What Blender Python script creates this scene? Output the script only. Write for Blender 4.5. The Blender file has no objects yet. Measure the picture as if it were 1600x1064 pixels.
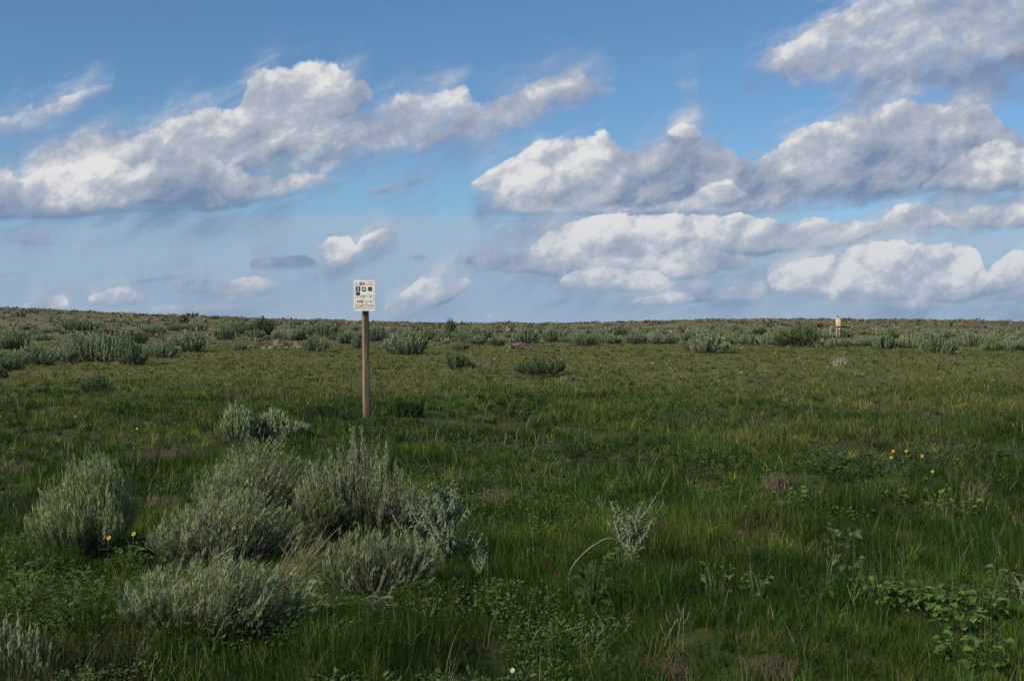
import bpy, math, random
import numpy as np
R = math.radians
rng = np.random.default_rng(11)
random.seed(5)
sc = bpy.context.scene
COL = sc.collection

# ------------------------------------------------------------------ camera
F = 2000.0            # focal length in photo pixels (1600 wide)
HZ = 503.0            # photo row of the level horizon
CAMZ = 1.6
cam = bpy.data.cameras.new('camera'); co = bpy.data.objects.new('camera', cam); COL.objects.link(co)
cam.sensor_width = 36; cam.lens = F/1600*36
PITCH = math.atan((532-HZ)/F)
co.location = (0, 0, CAMZ); co.rotation_euler = (math.pi/2-PITCH, 0, 0)
cam.clip_start = 0.05; cam.clip_end = 9000
sc.camera = co

# ------------------------------------------------------------------ noise in numpy
def _h(ix, iy, s):
    n = (ix.astype(np.int64)*374761393 + iy.astype(np.int64)*668265263 + s*1442695041) & 0xffffffff
    n = ((n ^ (n >> 13))*1274126177) & 0xffffffff
    return ((n ^ (n >> 16)) & 0xffff)/65535.0
def vn(x, y, s=0):
    x = np.asarray(x, float); y = np.asarray(y, float)
    ix = np.floor(x); iy = np.floor(y); fx = x-ix; fy = y-iy
    fx = fx*fx*(3-2*fx); fy = fy*fy*(3-2*fy)
    a = _h(ix, iy, s); b = _h(ix+1, iy, s); c = _h(ix, iy+1, s); d = _h(ix+1, iy+1, s)
    return (a*(1-fx)+b*fx)*(1-fy)+(c*(1-fx)+d*fx)*fy
def fbm(x, y, s=0, o=4):
    v = 0; a = .5; t = 0
    for i in range(o):
        v = v+a*vn(x, y, s+i*7); t += a; a *= .5
        x = np.asarray(x)*2.03+11.3; y = np.asarray(y)*2.03+5.1
    return v/t
def sst(a, b, x):
    t = np.clip((x-a)/(b-a), 0, 1); return t*t*(3-2*t)

# ------------------------------------------------------------------ terrain
RPX = [-1400, -600, 0, 120, 200, 300, 400, 480, 560, 660, 760, 830, 900, 1000, 1100, 1200, 1400, 1600, 2200, 3000]
RPY = [462, 470, 483, 487, 491, 495, 498, 501, 502.5, 504.5, 507, 507, 505, 503, 501, 500, 501, 503, 500, 496]
RIDGE = 260.0
def hz(x, y):
    x = np.asarray(x, float); y = np.asarray(y, float)
    yy = np.maximum(y, 15)
    px = 800+F*x/yy
    zr = CAMZ+(HZ-np.interp(px, RPX, RPY))/F*RIDGE
    t = sst(58, RIDGE, y)
    z = zr*(0.65*t+0.35*sst(90, 200, y))
    z = z-sst(RIDGE, 1200, y)*9*1.0
    near = 1-sst(120, 240, y)
    z = z+(fbm(x*.9, y*.9, 3, 3)-.5)*.13*near+(fbm(x*2.4, y*2.0, 13, 2)-.5)*.12*near+(fbm(x*.22, y*.22, 9, 3)-.5)*.22*near*sst(2, 9, y)
    z = z+.11*np.exp(-((x+2.34)**2+(y-20.6)**2)/3.0)
    z = z+(fbm(x*.05, y*.05, 21, 3)-.5)*.9*sst(110, 220, y)*(1-sst(600, 1000, y))
    return z
def hz1(x, y): return float(hz(np.array([x]), np.array([y]))[0])
_YS = np.geomspace(3.0, 420.0, 700)
def place(px, py):
    """ground point that a sight line through the photo position meets"""
    a = (px-800)/F; b = (HZ-py)/F
    lo, hi = 3.0, 420.0; ys_ = _YS
    for _ in range(2):
        hit = np.nonzero(CAMZ+b*ys_ <= hz(a*ys_, ys_))[0]
        i = int(hit[0]) if len(hit) else len(ys_)-1
        lo, hi = ys_[max(i-1, 0)], ys_[i]; ys_ = np.linspace(lo, hi, 12)
    y = float(hi); return a*y, y, hz1(a*y, y)

# ------------------------------------------------------------------ mesh building
class Geo:
    def __init__(s): s.v = []; s.f = []; s.c = []; s.n = 0
    def add(s, V, Q, C):
        V = np.asarray(V, np.float32).reshape(-1, 3); Q = np.asarray(Q, np.int64).reshape(-1, 4)
        s.v.append(V); s.f.append(Q+s.n)
        C = np.asarray(C, np.float32)
        if C.ndim == 1: C = np.tile(C, (len(V), 1))
        s.c.append(C); s.n += len(V)
    def ribbon(s, P, W, side, C):
        """P (N,K,3) spines, W (N,K) half widths, side (N,3), C (N,3)"""
        N, K, _ = P.shape
        L = P-side[:, None]*W[..., None]; Rr = P+side[:, None]*W[..., None]
        V = np.stack([L, Rr], 2).reshape(-1, 3)
        b = (np.arange(N)*K*2)[:, None]+(np.arange(K-1)*2)[None]
        Q = np.stack([b, b+1, b+3, b+2], -1).reshape(-1, 4)
        Cc = np.repeat(np.asarray(C, np.float32).reshape(N, 3), K*2, 0)
        s.add(V, Q, Cc)
    def tube(s, pts, rad, C, n=6, cap=True):
        pts = np.asarray(pts, float); K = len(pts); rad = np.broadcast_to(rad, (K,))
        T = np.gradient(pts, axis=0); T /= np.linalg.norm(T, axis=1)[:, None]+1e-9
        ref = np.array([0, 0, 1.0]) if abs(T[0, 2]) < .9 else np.array([0, 1.0, 0])
        A = np.cross(T, ref); A /= np.linalg.norm(A, axis=1)[:, None]+1e-9
        B = np.cross(T, A)
        th = np.arange(n)/n*2*np.pi
        V = pts[:, None]+rad[:, None, None]*(np.cos(th)[None, :, None]*A[:, None]+np.sin(th)[None, :, None]*B[:, None])
        Q = []
        for k in range(K-1):
            for i in range(n):
                j = (i+1) % n; Q.append((k*n+i, k*n+j, (k+1)*n+j, (k+1)*n+i))
        V = V.reshape(-1, 3)
        if cap:
            V = np.vstack([V, pts[0], pts[-1]]); c0 = K*n; c1 = c0+1
            for i in range(0, n, 2):
                Q.append((c0, (i+2) % n, (i+1) % n, i)); Q.append((c1, (K-1)*n+i, (K-1)*n+(i+1) % n, (K-1)*n+(i+2) % n))
        s.add(V, Q, C)
    def box(s, c, d, C, rot=None):
        d = np.array(d)/2
        V = np.array([(x, y, z) for x in (-1, 1) for y in (-1, 1) for z in (-1, 1)])*d
        if rot is not None: V = V@np.array(rot).T
        s.add(V+np.array(c), [(0, 1, 3, 2), (4, 6, 7, 5), (0, 4, 5, 1), (2, 3, 7, 6), (0, 2, 6, 4), (1, 5, 7, 3)], C)
    def mesh(s, name):
        V = np.concatenate(s.v); Q = np.concatenate(s.f); C = np.concatenate(s.c)
        me = bpy.data.meshes.new(name)
        me.vertices.add(len(V)); me.vertices.foreach_set('co', V.ravel().astype(np.float32))
        me.loops.add(len(Q)*4); me.loops.foreach_set('vertex_index', Q.ravel().astype(np.int32))
        me.polygons.add(len(Q)); me.polygons.foreach_set('loop_start', (np.arange(len(Q))*4).astype(np.int32))
        me.update(calc_edges=True)
        a = me.color_attributes.new('tint', 'FLOAT_COLOR', 'POINT')
        a.data.foreach_set('color', np.hstack([C, np.ones((len(C), 1), np.float32)]).ravel())
        return me
def link(name, me, mat=None, parent=None, loc=None):
    o = bpy.data.objects.new(name, me); COL.objects.link(o)
    if mat and not me.materials: me.materials.append(mat)
    if parent: o.parent = parent
    if loc is not None: o.location = loc
    return o
def tag(o, label=None, cat=None, group=None, kind=None):
    if label: o['label'] = label
    if cat: o['category'] = cat
    if group: o['group'] = group
    if kind: o['kind'] = kind
    return o
def empty(name, loc, rz=0):
    o = bpy.data.objects.new(name, None); COL.objects.link(o); o.location = loc; o.rotation_euler = (0, 0, rz)
    o.empty_display_size = .1
    return o

# ------------------------------------------------------------------ materials
def nmat(name):
    m = bpy.data.materials.new(name); m.use_nodes = True; nt = m.node_tree; nt.nodes.clear()
    out = nt.nodes.new('ShaderNodeOutputMaterial'); return m, nt, out
def leafmat(name, trans=.3, rough=.5, spec=.3, mul=(1, 1, 1), objcol=False, vary=.12):
    m, nt, out = nmat(name); N = nt.nodes; L = nt.links
    at = N.new('ShaderNodeAttribute'); at.attribute_name = 'tint'
    mx = N.new('ShaderNodeMix'); mx.data_type = 'RGBA'; mx.blend_type = 'MULTIPLY'; mx.inputs[0].default_value = 1
    L.new(at.outputs['Color'], mx.inputs[6]); mx.inputs[7].default_value = (*mul, 1)
    c = mx.outputs[2]
    if objcol:
        oi = N.new('ShaderNodeObjectInfo'); m2 = N.new('ShaderNodeMix'); m2.data_type = 'RGBA'; m2.blend_type = 'MULTIPLY'
        m2.inputs[0].default_value = 1; L.new(c, m2.inputs[6]); L.new(oi.outputs['Color'], m2.inputs[7]); c = m2.outputs[2]
    hs = N.new('ShaderNodeHueSaturation'); nz = N.new('ShaderNodeTexNoise'); nz.inputs['Scale'].default_value = 9
    tc = N.new('ShaderNodeTexCoord'); L.new(tc.outputs['Object'], nz.inputs['Vector'])
    mr = N.new('ShaderNodeMapRange'); L.new(nz.outputs[0], mr.inputs[0])
    mr.inputs[1].default_value = .3; mr.inputs[2].default_value = .7; mr.inputs[3].default_value = 1-vary; mr.inputs[4].default_value = 1+vary
    L.new(mr.outputs[0], hs.inputs['Value']); L.new(c, hs.inputs['Color']); c = hs.outputs[0]
    p = N.new('ShaderNodeBsdfPrincipled'); L.new(c, p.inputs['Base Color']); p.inputs['Roughness'].default_value = rough
    p.inputs['Specular IOR Level'].default_value = spec
    t = N.new('ShaderNodeBsdfTranslucent'); L.new(c, t.inputs[0])
    ms = N.new('ShaderNodeMixShader'); ms.inputs[0].default_value = trans
    L.new(p.outputs[0], ms.inputs[1]); L.new(t.outputs[0], ms.inputs[2]); L.new(ms.outputs[0], out.inputs[0])
    return m
def surfmat(name, cols, scale=5, rough=.8, stretch=(1, 1, 1), detail=6, bump=.0, bdist=.01, attr=False, metal=0, lo=.3, hi=.7):
    m, nt, out = nmat(name); N = nt.nodes; L = nt.links
    tc = N.new('ShaderNodeTexCoord'); mp = N.new('ShaderNodeMapping'); mp.inputs['Scale'].default_value = stretch
    L.new(tc.outputs['Object'], mp.inputs[0])
    nz = N.new('ShaderNodeTexNoise'); nz.inputs['Scale'].default_value = scale; nz.inputs['Detail'].default_value = detail
    nz.inputs['Roughness'].default_value = .65; L.new(mp.outputs[0], nz.inputs['Vector'])
    cr = N.new('ShaderNodeValToRGB'); L.new(nz.outputs[0], cr.inputs[0]); e = cr.color_ramp.elements
    for i in range(len(cols)):
        pos = lo+(hi-lo)*i/max(1, len(cols)-1)
        el = e[i] if i < 2 and i < len(cols) else e.new(pos)
        el.position = pos; el.color = (*cols[i], 1)
    c = cr.outputs[0]
    if attr:
        at = N.new('ShaderNodeAttribute'); at.attribute_name = 'tint'; mx = N.new('ShaderNodeMix'); mx.data_type = 'RGBA'
        mx.blend_type = 'MULTIPLY'; mx.inputs[0].default_value = 1; L.new(at.outputs['Color'], mx.inputs[6]); L.new(c, mx.inputs[7]); c = mx.outputs[2]
    p = N.new('ShaderNodeBsdfPrincipled'); L.new(c, p.inputs['Base Color']); p.inputs['Roughness'].default_value = rough
    p.inputs['Specular IOR Level'].default_value = .25; p.inputs['Metallic'].default_value = metal
    if bump:
        b = N.new('ShaderNodeBump'); b.inputs['Strength'].default_value = bump; b.inputs['Distance'].default_value = bdist
        L.new(nz.outputs[0], b.inputs['Height']); L.new(b.outputs[0], p.inputs['Normal'])
    L.new(p.outputs[0], out.inputs[0]); return m
M_grass = leafmat('grass_blades', .36, .6, .08)
M_sage = leafmat('sage_leaves', .22, .7, .12, mul=(1.2, 1.2, 1.2), objcol=True)
M_scrub = leafmat('scrub_leaves', .15, .8, .1)
M_leaf = leafmat('broad_leaves', .34, .5, .15)
M_thistle = leafmat('thistle_leaves', .12, .6, .3)
M_petal = leafmat('petals', .3, .6, .2, vary=.05)
M_wood = surfmat('dead_wood', [(.45, .4, .38), (.85, .83, .8)], 14, .9, (1, 1, .3), attr=True)
M_straw = leafmat('dry_straw', .2, .7, .15)
M_bark = surfmat('sage_bark', [(.07, .055, .045), (.17, .14, .12)], 30, .9, (1, 1, .2))
M_rock = surfmat('pale_stone', [(.13, .10, .08), (.24, .19, .155), (.32, .27, .22)], 6, .9, bump=.5, bdist=.05)
M_soil = surfmat('bare_soil', [(.10, .065, .045), (.20, .135, .095)], 9, .95, bump=.6, bdist=.03)

# ------------------------------------------------------------------ ground
def geom_lines(a, b, n, p): return a+(b-a)*(np.linspace(0, 1, n)**p)
ys = np.concatenate([np.linspace(-30, 1.5, 30), np.geomspace(1.7, 1800, 520), np.linspace(2000, 6000, 12)])
us = np.concatenate([-geom_lines(.62, 6, 60, 2)[::-1], np.linspace(-.6, .6, 260), geom_lines(.62, 6, 60, 2)])
Yg, Ug = np.meshgrid(ys, us, indexing='ij')
Xg = Ug*np.maximum(Yg, 6.0)
Zg = hz(Xg, Yg)
n0, n1 = Yg.shape
idx = np.arange(n0*n1).reshape(n0, n1)
g = Geo(); g.add(np.stack([Xg, Yg, Zg], -1).reshape(-1, 3), np.stack([idx[:-1, :-1], idx[:-1, 1:], idx[1:, 1:], idx[1:, :-1]], -1).reshape(-1, 4), (1, 1, 1))
def ground_mat():
    m, nt, out = nmat('meadow_soil'); N = nt.nodes; L = nt.links
    gm = N.new('ShaderNodeNewGeometry'); sep = N.new('ShaderNodeSeparateXYZ'); L.new(gm.outputs['Position'], sep.inputs[0])
    def noise(s, d=6, r=.6, st=(1, 1, 1)):
        mp = N.new('ShaderNodeMapping'); mp.inputs['Scale'].default_value = st; L.new(gm.outputs['Position'], mp.inputs[0])
        n = N.new('ShaderNodeTexNoise'); n.inputs['Scale'].default_value = s; n.inputs['Detail'].default_value = d; n.inputs['Roughness'].default_value = r
        L.new(mp.outputs[0], n.inputs['Vector']); return n.outputs[0]
    def ramp(f, cols):
        c = N.new('ShaderNodeValToRGB'); L.new(f, c.inputs[0]); e = c.color_ramp.elements
        for i, (p, k) in enumerate(cols):
            el = e[i] if i < 2 else e.new(p)
            el.position = p; el.color = (*k, 1)
        return c.outputs[0]
    def mix(f, a, b):
        x = N.new('ShaderNodeMix'); x.data_type = 'RGBA'; L.new(f, x.inputs[0]); L.new(a, x.inputs[6]); L.new(b, x.inputs[7]); return x.outputs[2]
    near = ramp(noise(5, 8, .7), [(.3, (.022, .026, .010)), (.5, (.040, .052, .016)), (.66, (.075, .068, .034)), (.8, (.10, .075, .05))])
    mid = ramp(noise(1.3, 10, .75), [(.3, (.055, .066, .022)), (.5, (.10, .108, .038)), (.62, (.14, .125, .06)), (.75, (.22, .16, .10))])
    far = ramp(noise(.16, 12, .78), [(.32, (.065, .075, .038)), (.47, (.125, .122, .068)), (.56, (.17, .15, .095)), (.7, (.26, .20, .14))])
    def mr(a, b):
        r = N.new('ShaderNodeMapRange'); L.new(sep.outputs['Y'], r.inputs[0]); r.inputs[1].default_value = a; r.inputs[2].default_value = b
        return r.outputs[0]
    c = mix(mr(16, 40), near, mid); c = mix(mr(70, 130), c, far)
    p = N.new('ShaderNodeBsdfPrincipled'); L.new(c, p.inputs['Base Color']); p.inputs['Roughness'].default_value = .95; p.inputs['Specular IOR Level'].default_value = .1
    b = N.new('ShaderNodeBump'); b.inputs['Strength'].default_value = .7; b.inputs['Distance'].default_value = .12
    L.new(noise(3, 8, .75), b.inputs['Height']); L.new(b.outputs[0], p.inputs['Normal'])
    L.new(p.outputs[0], out.inputs[0]); return m
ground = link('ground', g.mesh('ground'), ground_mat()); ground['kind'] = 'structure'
for p_ in (ground,): p_.data.polygons.foreach_set('use_smooth', [True]*len(p_.data.polygons))

# ------------------------------------------------------------------ grass
def unit(v): return v/(np.linalg.norm(v, axis=-1, keepdims=True)+1e-9)
def blades(G, x, y, h, w, lean, ldir, C, K=4, z=None):
    n = len(x); z = hz(x, y)-.01 if z is None else z
    t = np.linspace(0, 1, K)[None]
    d = np.stack([np.cos(ldir), np.sin(ldir)], -1)
    off = (lean*h)[:, None]*t**1.8
    up = h[:, None]*t*(1-.28*lean[:, None]*t)
    P = np.stack([x[:, None]+d[:, :1]*off, y[:, None]+d[:, 1:]*off, z[:, None]+up], -1)
    a = rng.uniform(0, 2*np.pi, n)
    side = np.stack([np.cos(a), np.sin(a), np.zeros(n)], -1)
    side[:, 0] = np.where(rng.random(n) < .5, 1, side[:, 0]); side = unit(side)
    prof = np.array([.8, 1, .7, .08] if K == 4 else ([.9, .8, .1] if K == 3 else [1, .15]))
    G.ribbon(P, w[:, None]*prof[None], side, C)
# palette (real-world leaf albedo)
PAL = dict(lush=(.056, .118, .014), yell=(.118, .158, .024), deep=(.022, .054, .011), olive=(.195, .185, .056),
           tan=(.24, .195, .11), blue=(.050, .084, .034), rust=(.17, .12, .07))
def mixc(a, b, t): return np.asarray(a)[None]*(1-t[:, None])+np.asarray(b)[None]*t[:, None]
def grass_colour(x, y):
    n = len(x)
    m1 = sst(.35, .65, fbm(x*.55+3, y*.55, 31)); m2 = sst(.42, .62, fbm(x*.17, y*.17+8, 41)); m3 = fbm(x*2.2, y*2.2, 51)
    c = mixc(PAL['lush'], PAL['yell'], m1*.8)
    dp = sst(.42, .57, fbm(x*.7+40, y*.5, 61))
    c = c*(1-dp[:, None]*.85)+np.array(PAL['deep'])*dp[:, None]*.85
    # the dry side of the meadow: olive beyond the moist hollow, patchy edge
    far = sst(23, 32, y+(fbm(x*.2, y*.12, 77)-.5)*34+np.clip(x, -8, 12)*.35)*.9
    c = c*(1-far[:, None])+mixc(PAL['olive'], PAL['yell'], m2*.45)*far[:, None]
    gre = sst(.57, .68, fbm(x*.12+9, y*.09, 91))[:, None]*far[:, None]*.6
    c = c*(1-gre)+np.array(PAL['lush'])*gre
    far2 = sst(70, 120, y)[:, None]*.6
    c = c*(1-far2)+np.array((.165, .155, .085))*far2
    bl = sst(.6, .7, fbm(x*.4, y*.4+70, 101))[:, None]*(1-far[:, None])*.6
    c = c*(1-bl)+np.array(PAL['blue'])*bl
    dryp = sst(.6, .74, fbm(x*1.1+20, y*1.1, 111))
    dry = (rng.random(n) < .025+.26*dryp+.05*far)
    c = np.where(dry[:, None], mixc(PAL['tan'], PAL['rust'], rng.random(n))*.8, c)
    u = rng.random(n)
    c = np.where((u < .10)[:, None], c*(.35+.4*far[:, None])+np.array((.19, .20, .035))*(.65-.45*far[:, None]), c)
    c = np.where((u > .80)[:, None], c*.45+np.array(PAL['deep'])*.45, c)
    fine = .45+1.05*fbm(x*2.6, y*1.7+30, 141, 4)
    return c*fine[:, None]*np.exp(rng.normal(0, .28, (n, 1)))*rng.uniform(.92, 1.08, (n, 3))
def scatter(n, y0, y1, p=1.0):
    y = y0*(y1/y0)**rng.random(n)
    x = rng.uniform(-1, 1, n)*(.47*y+1.3)
    return x, y
G = Geo()
def patch(x, y):       # tall and short patches with broken edges
    return sst(.40, .60, fbm(x*.75+2, y*.55, 15, 4)), sst(.42, .62, fbm(x*2.6, y*2.1+4, 25, 3))
def lawn(n, y0, y1, K, hscale, wf):
    x, y = scatter(n, y0, y1)
    big, sml = patch(x, y)
    bare = fbm(x*1.3+9, y*1.3, 35, 3)
    keep = rng.random(n) < np.clip(.30+.45*sml+.4*big-1.2*sst(.64, .76, bare), .05, 1); x = x[keep]; y = y[keep]; big = big[keep]; sml = sml[keep]; n = len(x)
    h = hscale*(.030+.050*big+.070*sml*(.4+.6*big))*rng.uniform(.35, 1.6, n)
    h = h*(1-.30*sst(22, 40, y))
    w = np.maximum(.0015, wf*y)*rng.uniform(.6, 1.4, n)
    blades(G, x, y, h, w, rng.uniform(0, 1, n)**1.6*1.1, rng.uniform(0, 6.28, n), grass_colour(x, y), K)
lawn(520000, 3.0, 10, 3, 1.0, .00018)
lawn(330000, 10, 30, 3, 1.0, .00021)
lawn(260000, 30, 80, 3, 1.0, .00022)
lawn(90000, 75, 190, 2, 1.2, .0004)
# tufts: bunches of longer blades fanning from one crown
nt_ = 17000
x, y = scatter(nt_, 3.2, 95)
k = rng.integers(12, 34, nt_); X = np.repeat(x, k); Y = np.repeat(y, k); S = np.repeat(rng.uniform(.45, 1.15, nt_)**1.3, k)
dkt = rng.random(nt_) < .25; tc_ = grass_colour(x, y); tc_[dkt] = tc_[dkt]*.35+np.array(PAL['deep'])*.6
cc = np.repeat(tc_, k, 0)*rng.uniform(.8, 1.25, (len(X), 1))
n = len(X); a = rng.uniform(0, 6.283, n); rr = rng.uniform(0, .04, n)*S*(1+Y*.03)
X = X+np.cos(a)*rr; Y2 = Y+np.sin(a)*rr
blades(G, X, Y2, S*rng.uniform(.07, .18, n)*(1-.3*sst(20, 40, Y)), np.maximum(.0014, .0002*Y)*rng.uniform(.7, 1.3, n), rng.uniform(.1, .8, n), a+rng.normal(0, .4, n), cc, 4)
grass = link('grass', G.mesh('grass'), M_grass)
tag(grass, 'uneven dark green and olive meadow grass covering the ground', 'grass', kind='stuff')
# pale seed stalks
G = Geo(); x, y = scatter(3600, 3.3, 45); n = len(x)
c = mixc((.26, .23, .13), (.15, .17, .07), rng.random(n))
blades(G, x, y, rng.uniform(.14, .30, n)*(1-.4*sst(20, 40, y)), np.maximum(.0012, .00022*y)*rng.uniform(.7, 1.2, n), rng.uniform(.05, .6, n), rng.uniform(0, 6.28, n), c, 4)
o = link('seed_stalks', G.mesh('seed_stalks'), M_grass); tag(o, 'thin pale seed stalks standing among the green grass', 'grass stalks', kind='stuff')
# fine green ferny herbs and low leaves between the grass
G = Geo(); nh = 11000; x, y = scatter(nh, 3.3, 45)
pm = fbm(x*.7+5, y*.7, 131); kp = pm > .52; x = x[kp]; y = y[kp]; nh = len(x)
k = rng.integers(18, 40, nh); X = np.repeat(x, k); Y = np.repeat(y, k); n = len(X)
Z = np.repeat(hz(x, y), k)
a = rng.uniform(0, 6.283, n); r0 = np.sqrt(rng.random(n))*.08*np.repeat(rng.uniform(.6, 1.4, nh), k); zz = rng.uniform(.02, .13, n)
base = np.stack([X+np.cos(a)*r0, Y+np.sin(a)*r0, Z+zz], -1)
d = unit(np.stack([np.cos(a), np.sin(a), rng.uniform(-.2, .9, n)], -1)); L_ = rng.uniform(.009, .024, n)*(1+Y*.04)
P = base[:, None]+d[:, None]*(np.array([0, .5, 1])[None, :, None]*L_[:, None, None])
side = unit(np.cross(d, np.array([0, 0, 1.0]))+rng.normal(0, .3, (n, 3)))
C = np.repeat(mixc((.05, .10, .022), (.12, .165, .045), rng.random(nh)), k, 0)*rng.uniform(.8, 1.2, (n, 1))
G.ribbon(P, L_[:, None]*np.array([.1, .28, .04])[None], side, C)
o = link('meadow_herbs', G.mesh('meadow_herbs'), M_leaf); tag(o, 'low leafy green herbs mixed through the meadow grass', 'herbs', kind='stuff')

# ------------------------------------------------------------------ shrubs
def bez(a, b, c, t): return a*(1-t)**2+b*2*t*(1-t)+c*t**2
def sage_geo(w, h, ns, nl, seed, lean=(0, 0), feather=.3, lw=.0026, ll=.030, pal=((.10, .138, .055), (.285, .325, .17)), tv=(.70, 1.12), skirt=.30, droop=0.0, lobes=5):
    """foliage and woody branches of one sagebrush, standing on its base point"""
    r = np.random.default_rng(seed); Fg = Geo(); Wg = Geo()
    # a few uneven lobes make the outline
    lb = [(r.uniform(-.45, .45)*w, r.uniform(-.4, .4)*w, r.uniform(.45, .75)*w/2, h*r.uniform(.72, 1.0)) for _ in range(lobes)]
    lb.append((0, 0, .62*w/2, h))
    which = r.integers(0, len(lb), ns); LB = np.array(lb)[which]
    rho = np.sqrt(r.random(ns))*.98; th = r.uniform(0, 2*np.pi, ns)
    tx = LB[:, 0]+np.cos(th)*rho*LB[:, 2]; ty = LB[:, 1]+np.sin(th)*rho*LB[:, 2]
    rad = np.sqrt(tx**2+ty**2)/(w/2); sc_ = np.where(rad > 1, 1/rad, 1)**.8; tx *= sc_; ty *= sc_
    tz = LB[:, 3]*np.sqrt(np.clip(1-.75*rho**2, 0, 1))*r.uniform(tv[0], tv[1], ns)
    tz = tz*(1-.30*np.clip(rad, 0, 1)**2.5)
    b0 = np.stack([tx*skirt+r.normal(0, .05, ns)*w*.5, ty*skirt+r.normal(0, .05, ns)*w*.5, np.full(ns, -.02)], -1)
    tip = np.stack([tx+lean[0]*tz, ty+lean[1]*tz, tz], -1)
    mid = np.stack([tx*.92, ty*.92, tz*.35], -1)
    t = np.linspace(0, 1, 5)[None, :, None]
    P = bez(b0[:, None], mid[:, None], tip[:, None], t)
    a = r.uniform(0, 6.28, ns); side = np.stack([np.cos(a), np.sin(a), a*0], -1)
    wc = mixc((.10, .085, .07), (.17, .155, .12), r.random(ns))
    Wg.ribbon(P, np.broadcast_to(np.array([.0045, .0035, .0025, .0016, .0008])[None]*max(1, lw/.003), (ns, 5)), side, wc)
    for i in range(9):      # thick trunks
        j = r.integers(0, ns); pp = P[j, :4]; Wg.tube(pp, np.linspace(.016, .005, 4)*max(.6, w), (.12, .10, .085), 5)
    # leafy shoots: narrow leaves packed along each upright shoot
    n = ns*nl; S = np.repeat(np.arange(ns), nl)
    t0 = r.uniform(*((.30, .56) if skirt < .5 else (.18, .5)), ns)[S]
    tt = (t0+(1.03-t0)*r.random(n)**.85)[:, None]
    B0 = b0[S]; Mi = mid[S]; Ti = tip[S]
    p = bez(B0, Mi, Ti, tt); tan = unit(2*(1-tt)*(Mi-B0)+2*tt*(Ti-Mi))
    curl = r.uniform(.2, 1.3, ns)[S]*droop; cd = np.stack([r.normal(.8, .6, ns), r.normal(.1, .9, ns), np.zeros(ns)], -1)[S]
    bend = np.clip((tt[:, 0]-.62)/.4, 0, 1.1)**2
    p = p+cd*(curl*bend*h*.20)[:, None]-np.array([0, 0, 1.])*(curl*bend**1.6*h*.10)[:, None]
    tan = unit(tan+cd*(curl*bend*1.1)[:, None]-np.array([0, 0, 1.])*(curl*bend*.6)[:, None])
    dr = unit(tan*(1.5+feather)+r.normal(0, .34, (n, 3))+np.array([0, 0, .2]))
    p = p+r.normal(0, 1, (n, 3))*((.003+.004*r.random(n))*w/.8)[:, None]
    ln = ll*r.uniform(.6, 1.4, n)
    Q = p[:, None]+dr[:, None]*ln[:, None, None]*np.linspace(0, 1, 3)[None, :, None]
    sd = unit(np.cross(dr, r.normal(0, 1, (n, 3))))
    shootc = mixc(pal[0], pal[1], r.random(ns)**1.3)[S]
    shootc = shootc*r.uniform(.8, 1.2, (n, 1))
    Fg.ribbon(Q, (lw*r.uniform(.7, 1.3, n))[:, None]*np.array([.6, 1, .25])[None], sd, shootc)
    return Fg, Wg
def shrub(px0, px1, top, base, label, seed, name='sagebrush', tint=(1, 1, 1), group=None, **kw):
    cx = (px0+px1)/2; x, y, z = place(cx, base)
    w = (px1-px0)/F*y*(1.16 if 'clump' in label else 1.06); h = (base-top)/F*y*1.12
    y += w*.3; x = (cx-800)/F*y; z = hz1(x, y)
    Fg, Wg = sage_geo(w, h, seed=seed, **kw)
    e = empty(name, (x, y, z)); tag(e, label, 'shrub', group)
    f = link('foliage', Fg.mesh('sage_foliage'), M_sage, e); f.color = (*tint, 1)
    b = link('branches', Wg.mesh('sage_branches'), M_bark, e)
    return e
SG = ((.135, .168, .098), (.235, .265, .175))
NEARG = 'grey green sagebrush in the foreground'
shrub(48, 238, 722, 872, 'large dense rounded sagebrush at the left behind the two yellow flowers', 1, ns=640, nl=64, feather=1.2, lw=.0019, ll=.026, group=NEARG, lobes=3, tv=(.8, 1.04), tint=(1.1, 1.1, 1.0))
shrub(305, 492, 688, 812, 'pale windblown sagebrush at the back left of the foreground clump', 2, ns=380, nl=50, feather=.8, lean=(.05, .03), droop=.55, lw=.0019, ll=.026, group=NEARG)
shrub(480, 662, 703, 832, 'upright grey sagebrush at the back right of the foreground clump, with brown twigs showing', 3, ns=380, nl=56, feather=1.6, lobes=6, lw=.0021, ll=.026, group=NEARG, pal=((.10, .132, .06), (.28, .31, .175)))
shrub(566, 622, 765, 826, 'short stiff upright sagebrush shoots in front of the back right bush of the clump', 4, ns=50, nl=90, feather=1.6, lw=.002, ll=.024, group=NEARG, lobes=2)
shrub(248, 452, 782, 902, 'soft feathery sagebrush in the middle left of the foreground clump', 5, ns=430, nl=54, feather=1, lean=(.04, 0), droop=.5, lw=.0017, ll=.026, group=NEARG)
shrub(212, 462, 880, 1012, 'broad feathery sagebrush at the front left of the foreground clump', 6, ns=460, nl=56, feather=1, lean=(.05, 0), droop=.6, group=NEARG, lw=.0015, ll=.024)
shrub(500, 662, 832, 948, 'low greyish sagebrush at the front right of the clump, above dead grey wood', 7, ns=330, nl=50, feather=.9, lean=(.03, 0), droop=.35, lw=.0017, ll=.024, group=NEARG, tint=(.92, .92, .92))
shrub(-40, 84, 985, 1085, 'pale sagebrush cut off by the bottom left corner', 8, ns=220, nl=50, feather=.9, group=NEARG, lw=.0016, ll=.022, tint=(1.15, 1.12, 1.15))
shrub(332, 402, 642, 692, 'pale narrow sagebrush, left half of the pair left of the sign post foot', 9, ns=420, nl=40, feather=1.3, lw=.0034, ll=.04, group=NEARG, lobes=2, skirt=.6, tv=(.75, 1), tint=(1.2, 1.2, 1.2))
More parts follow.
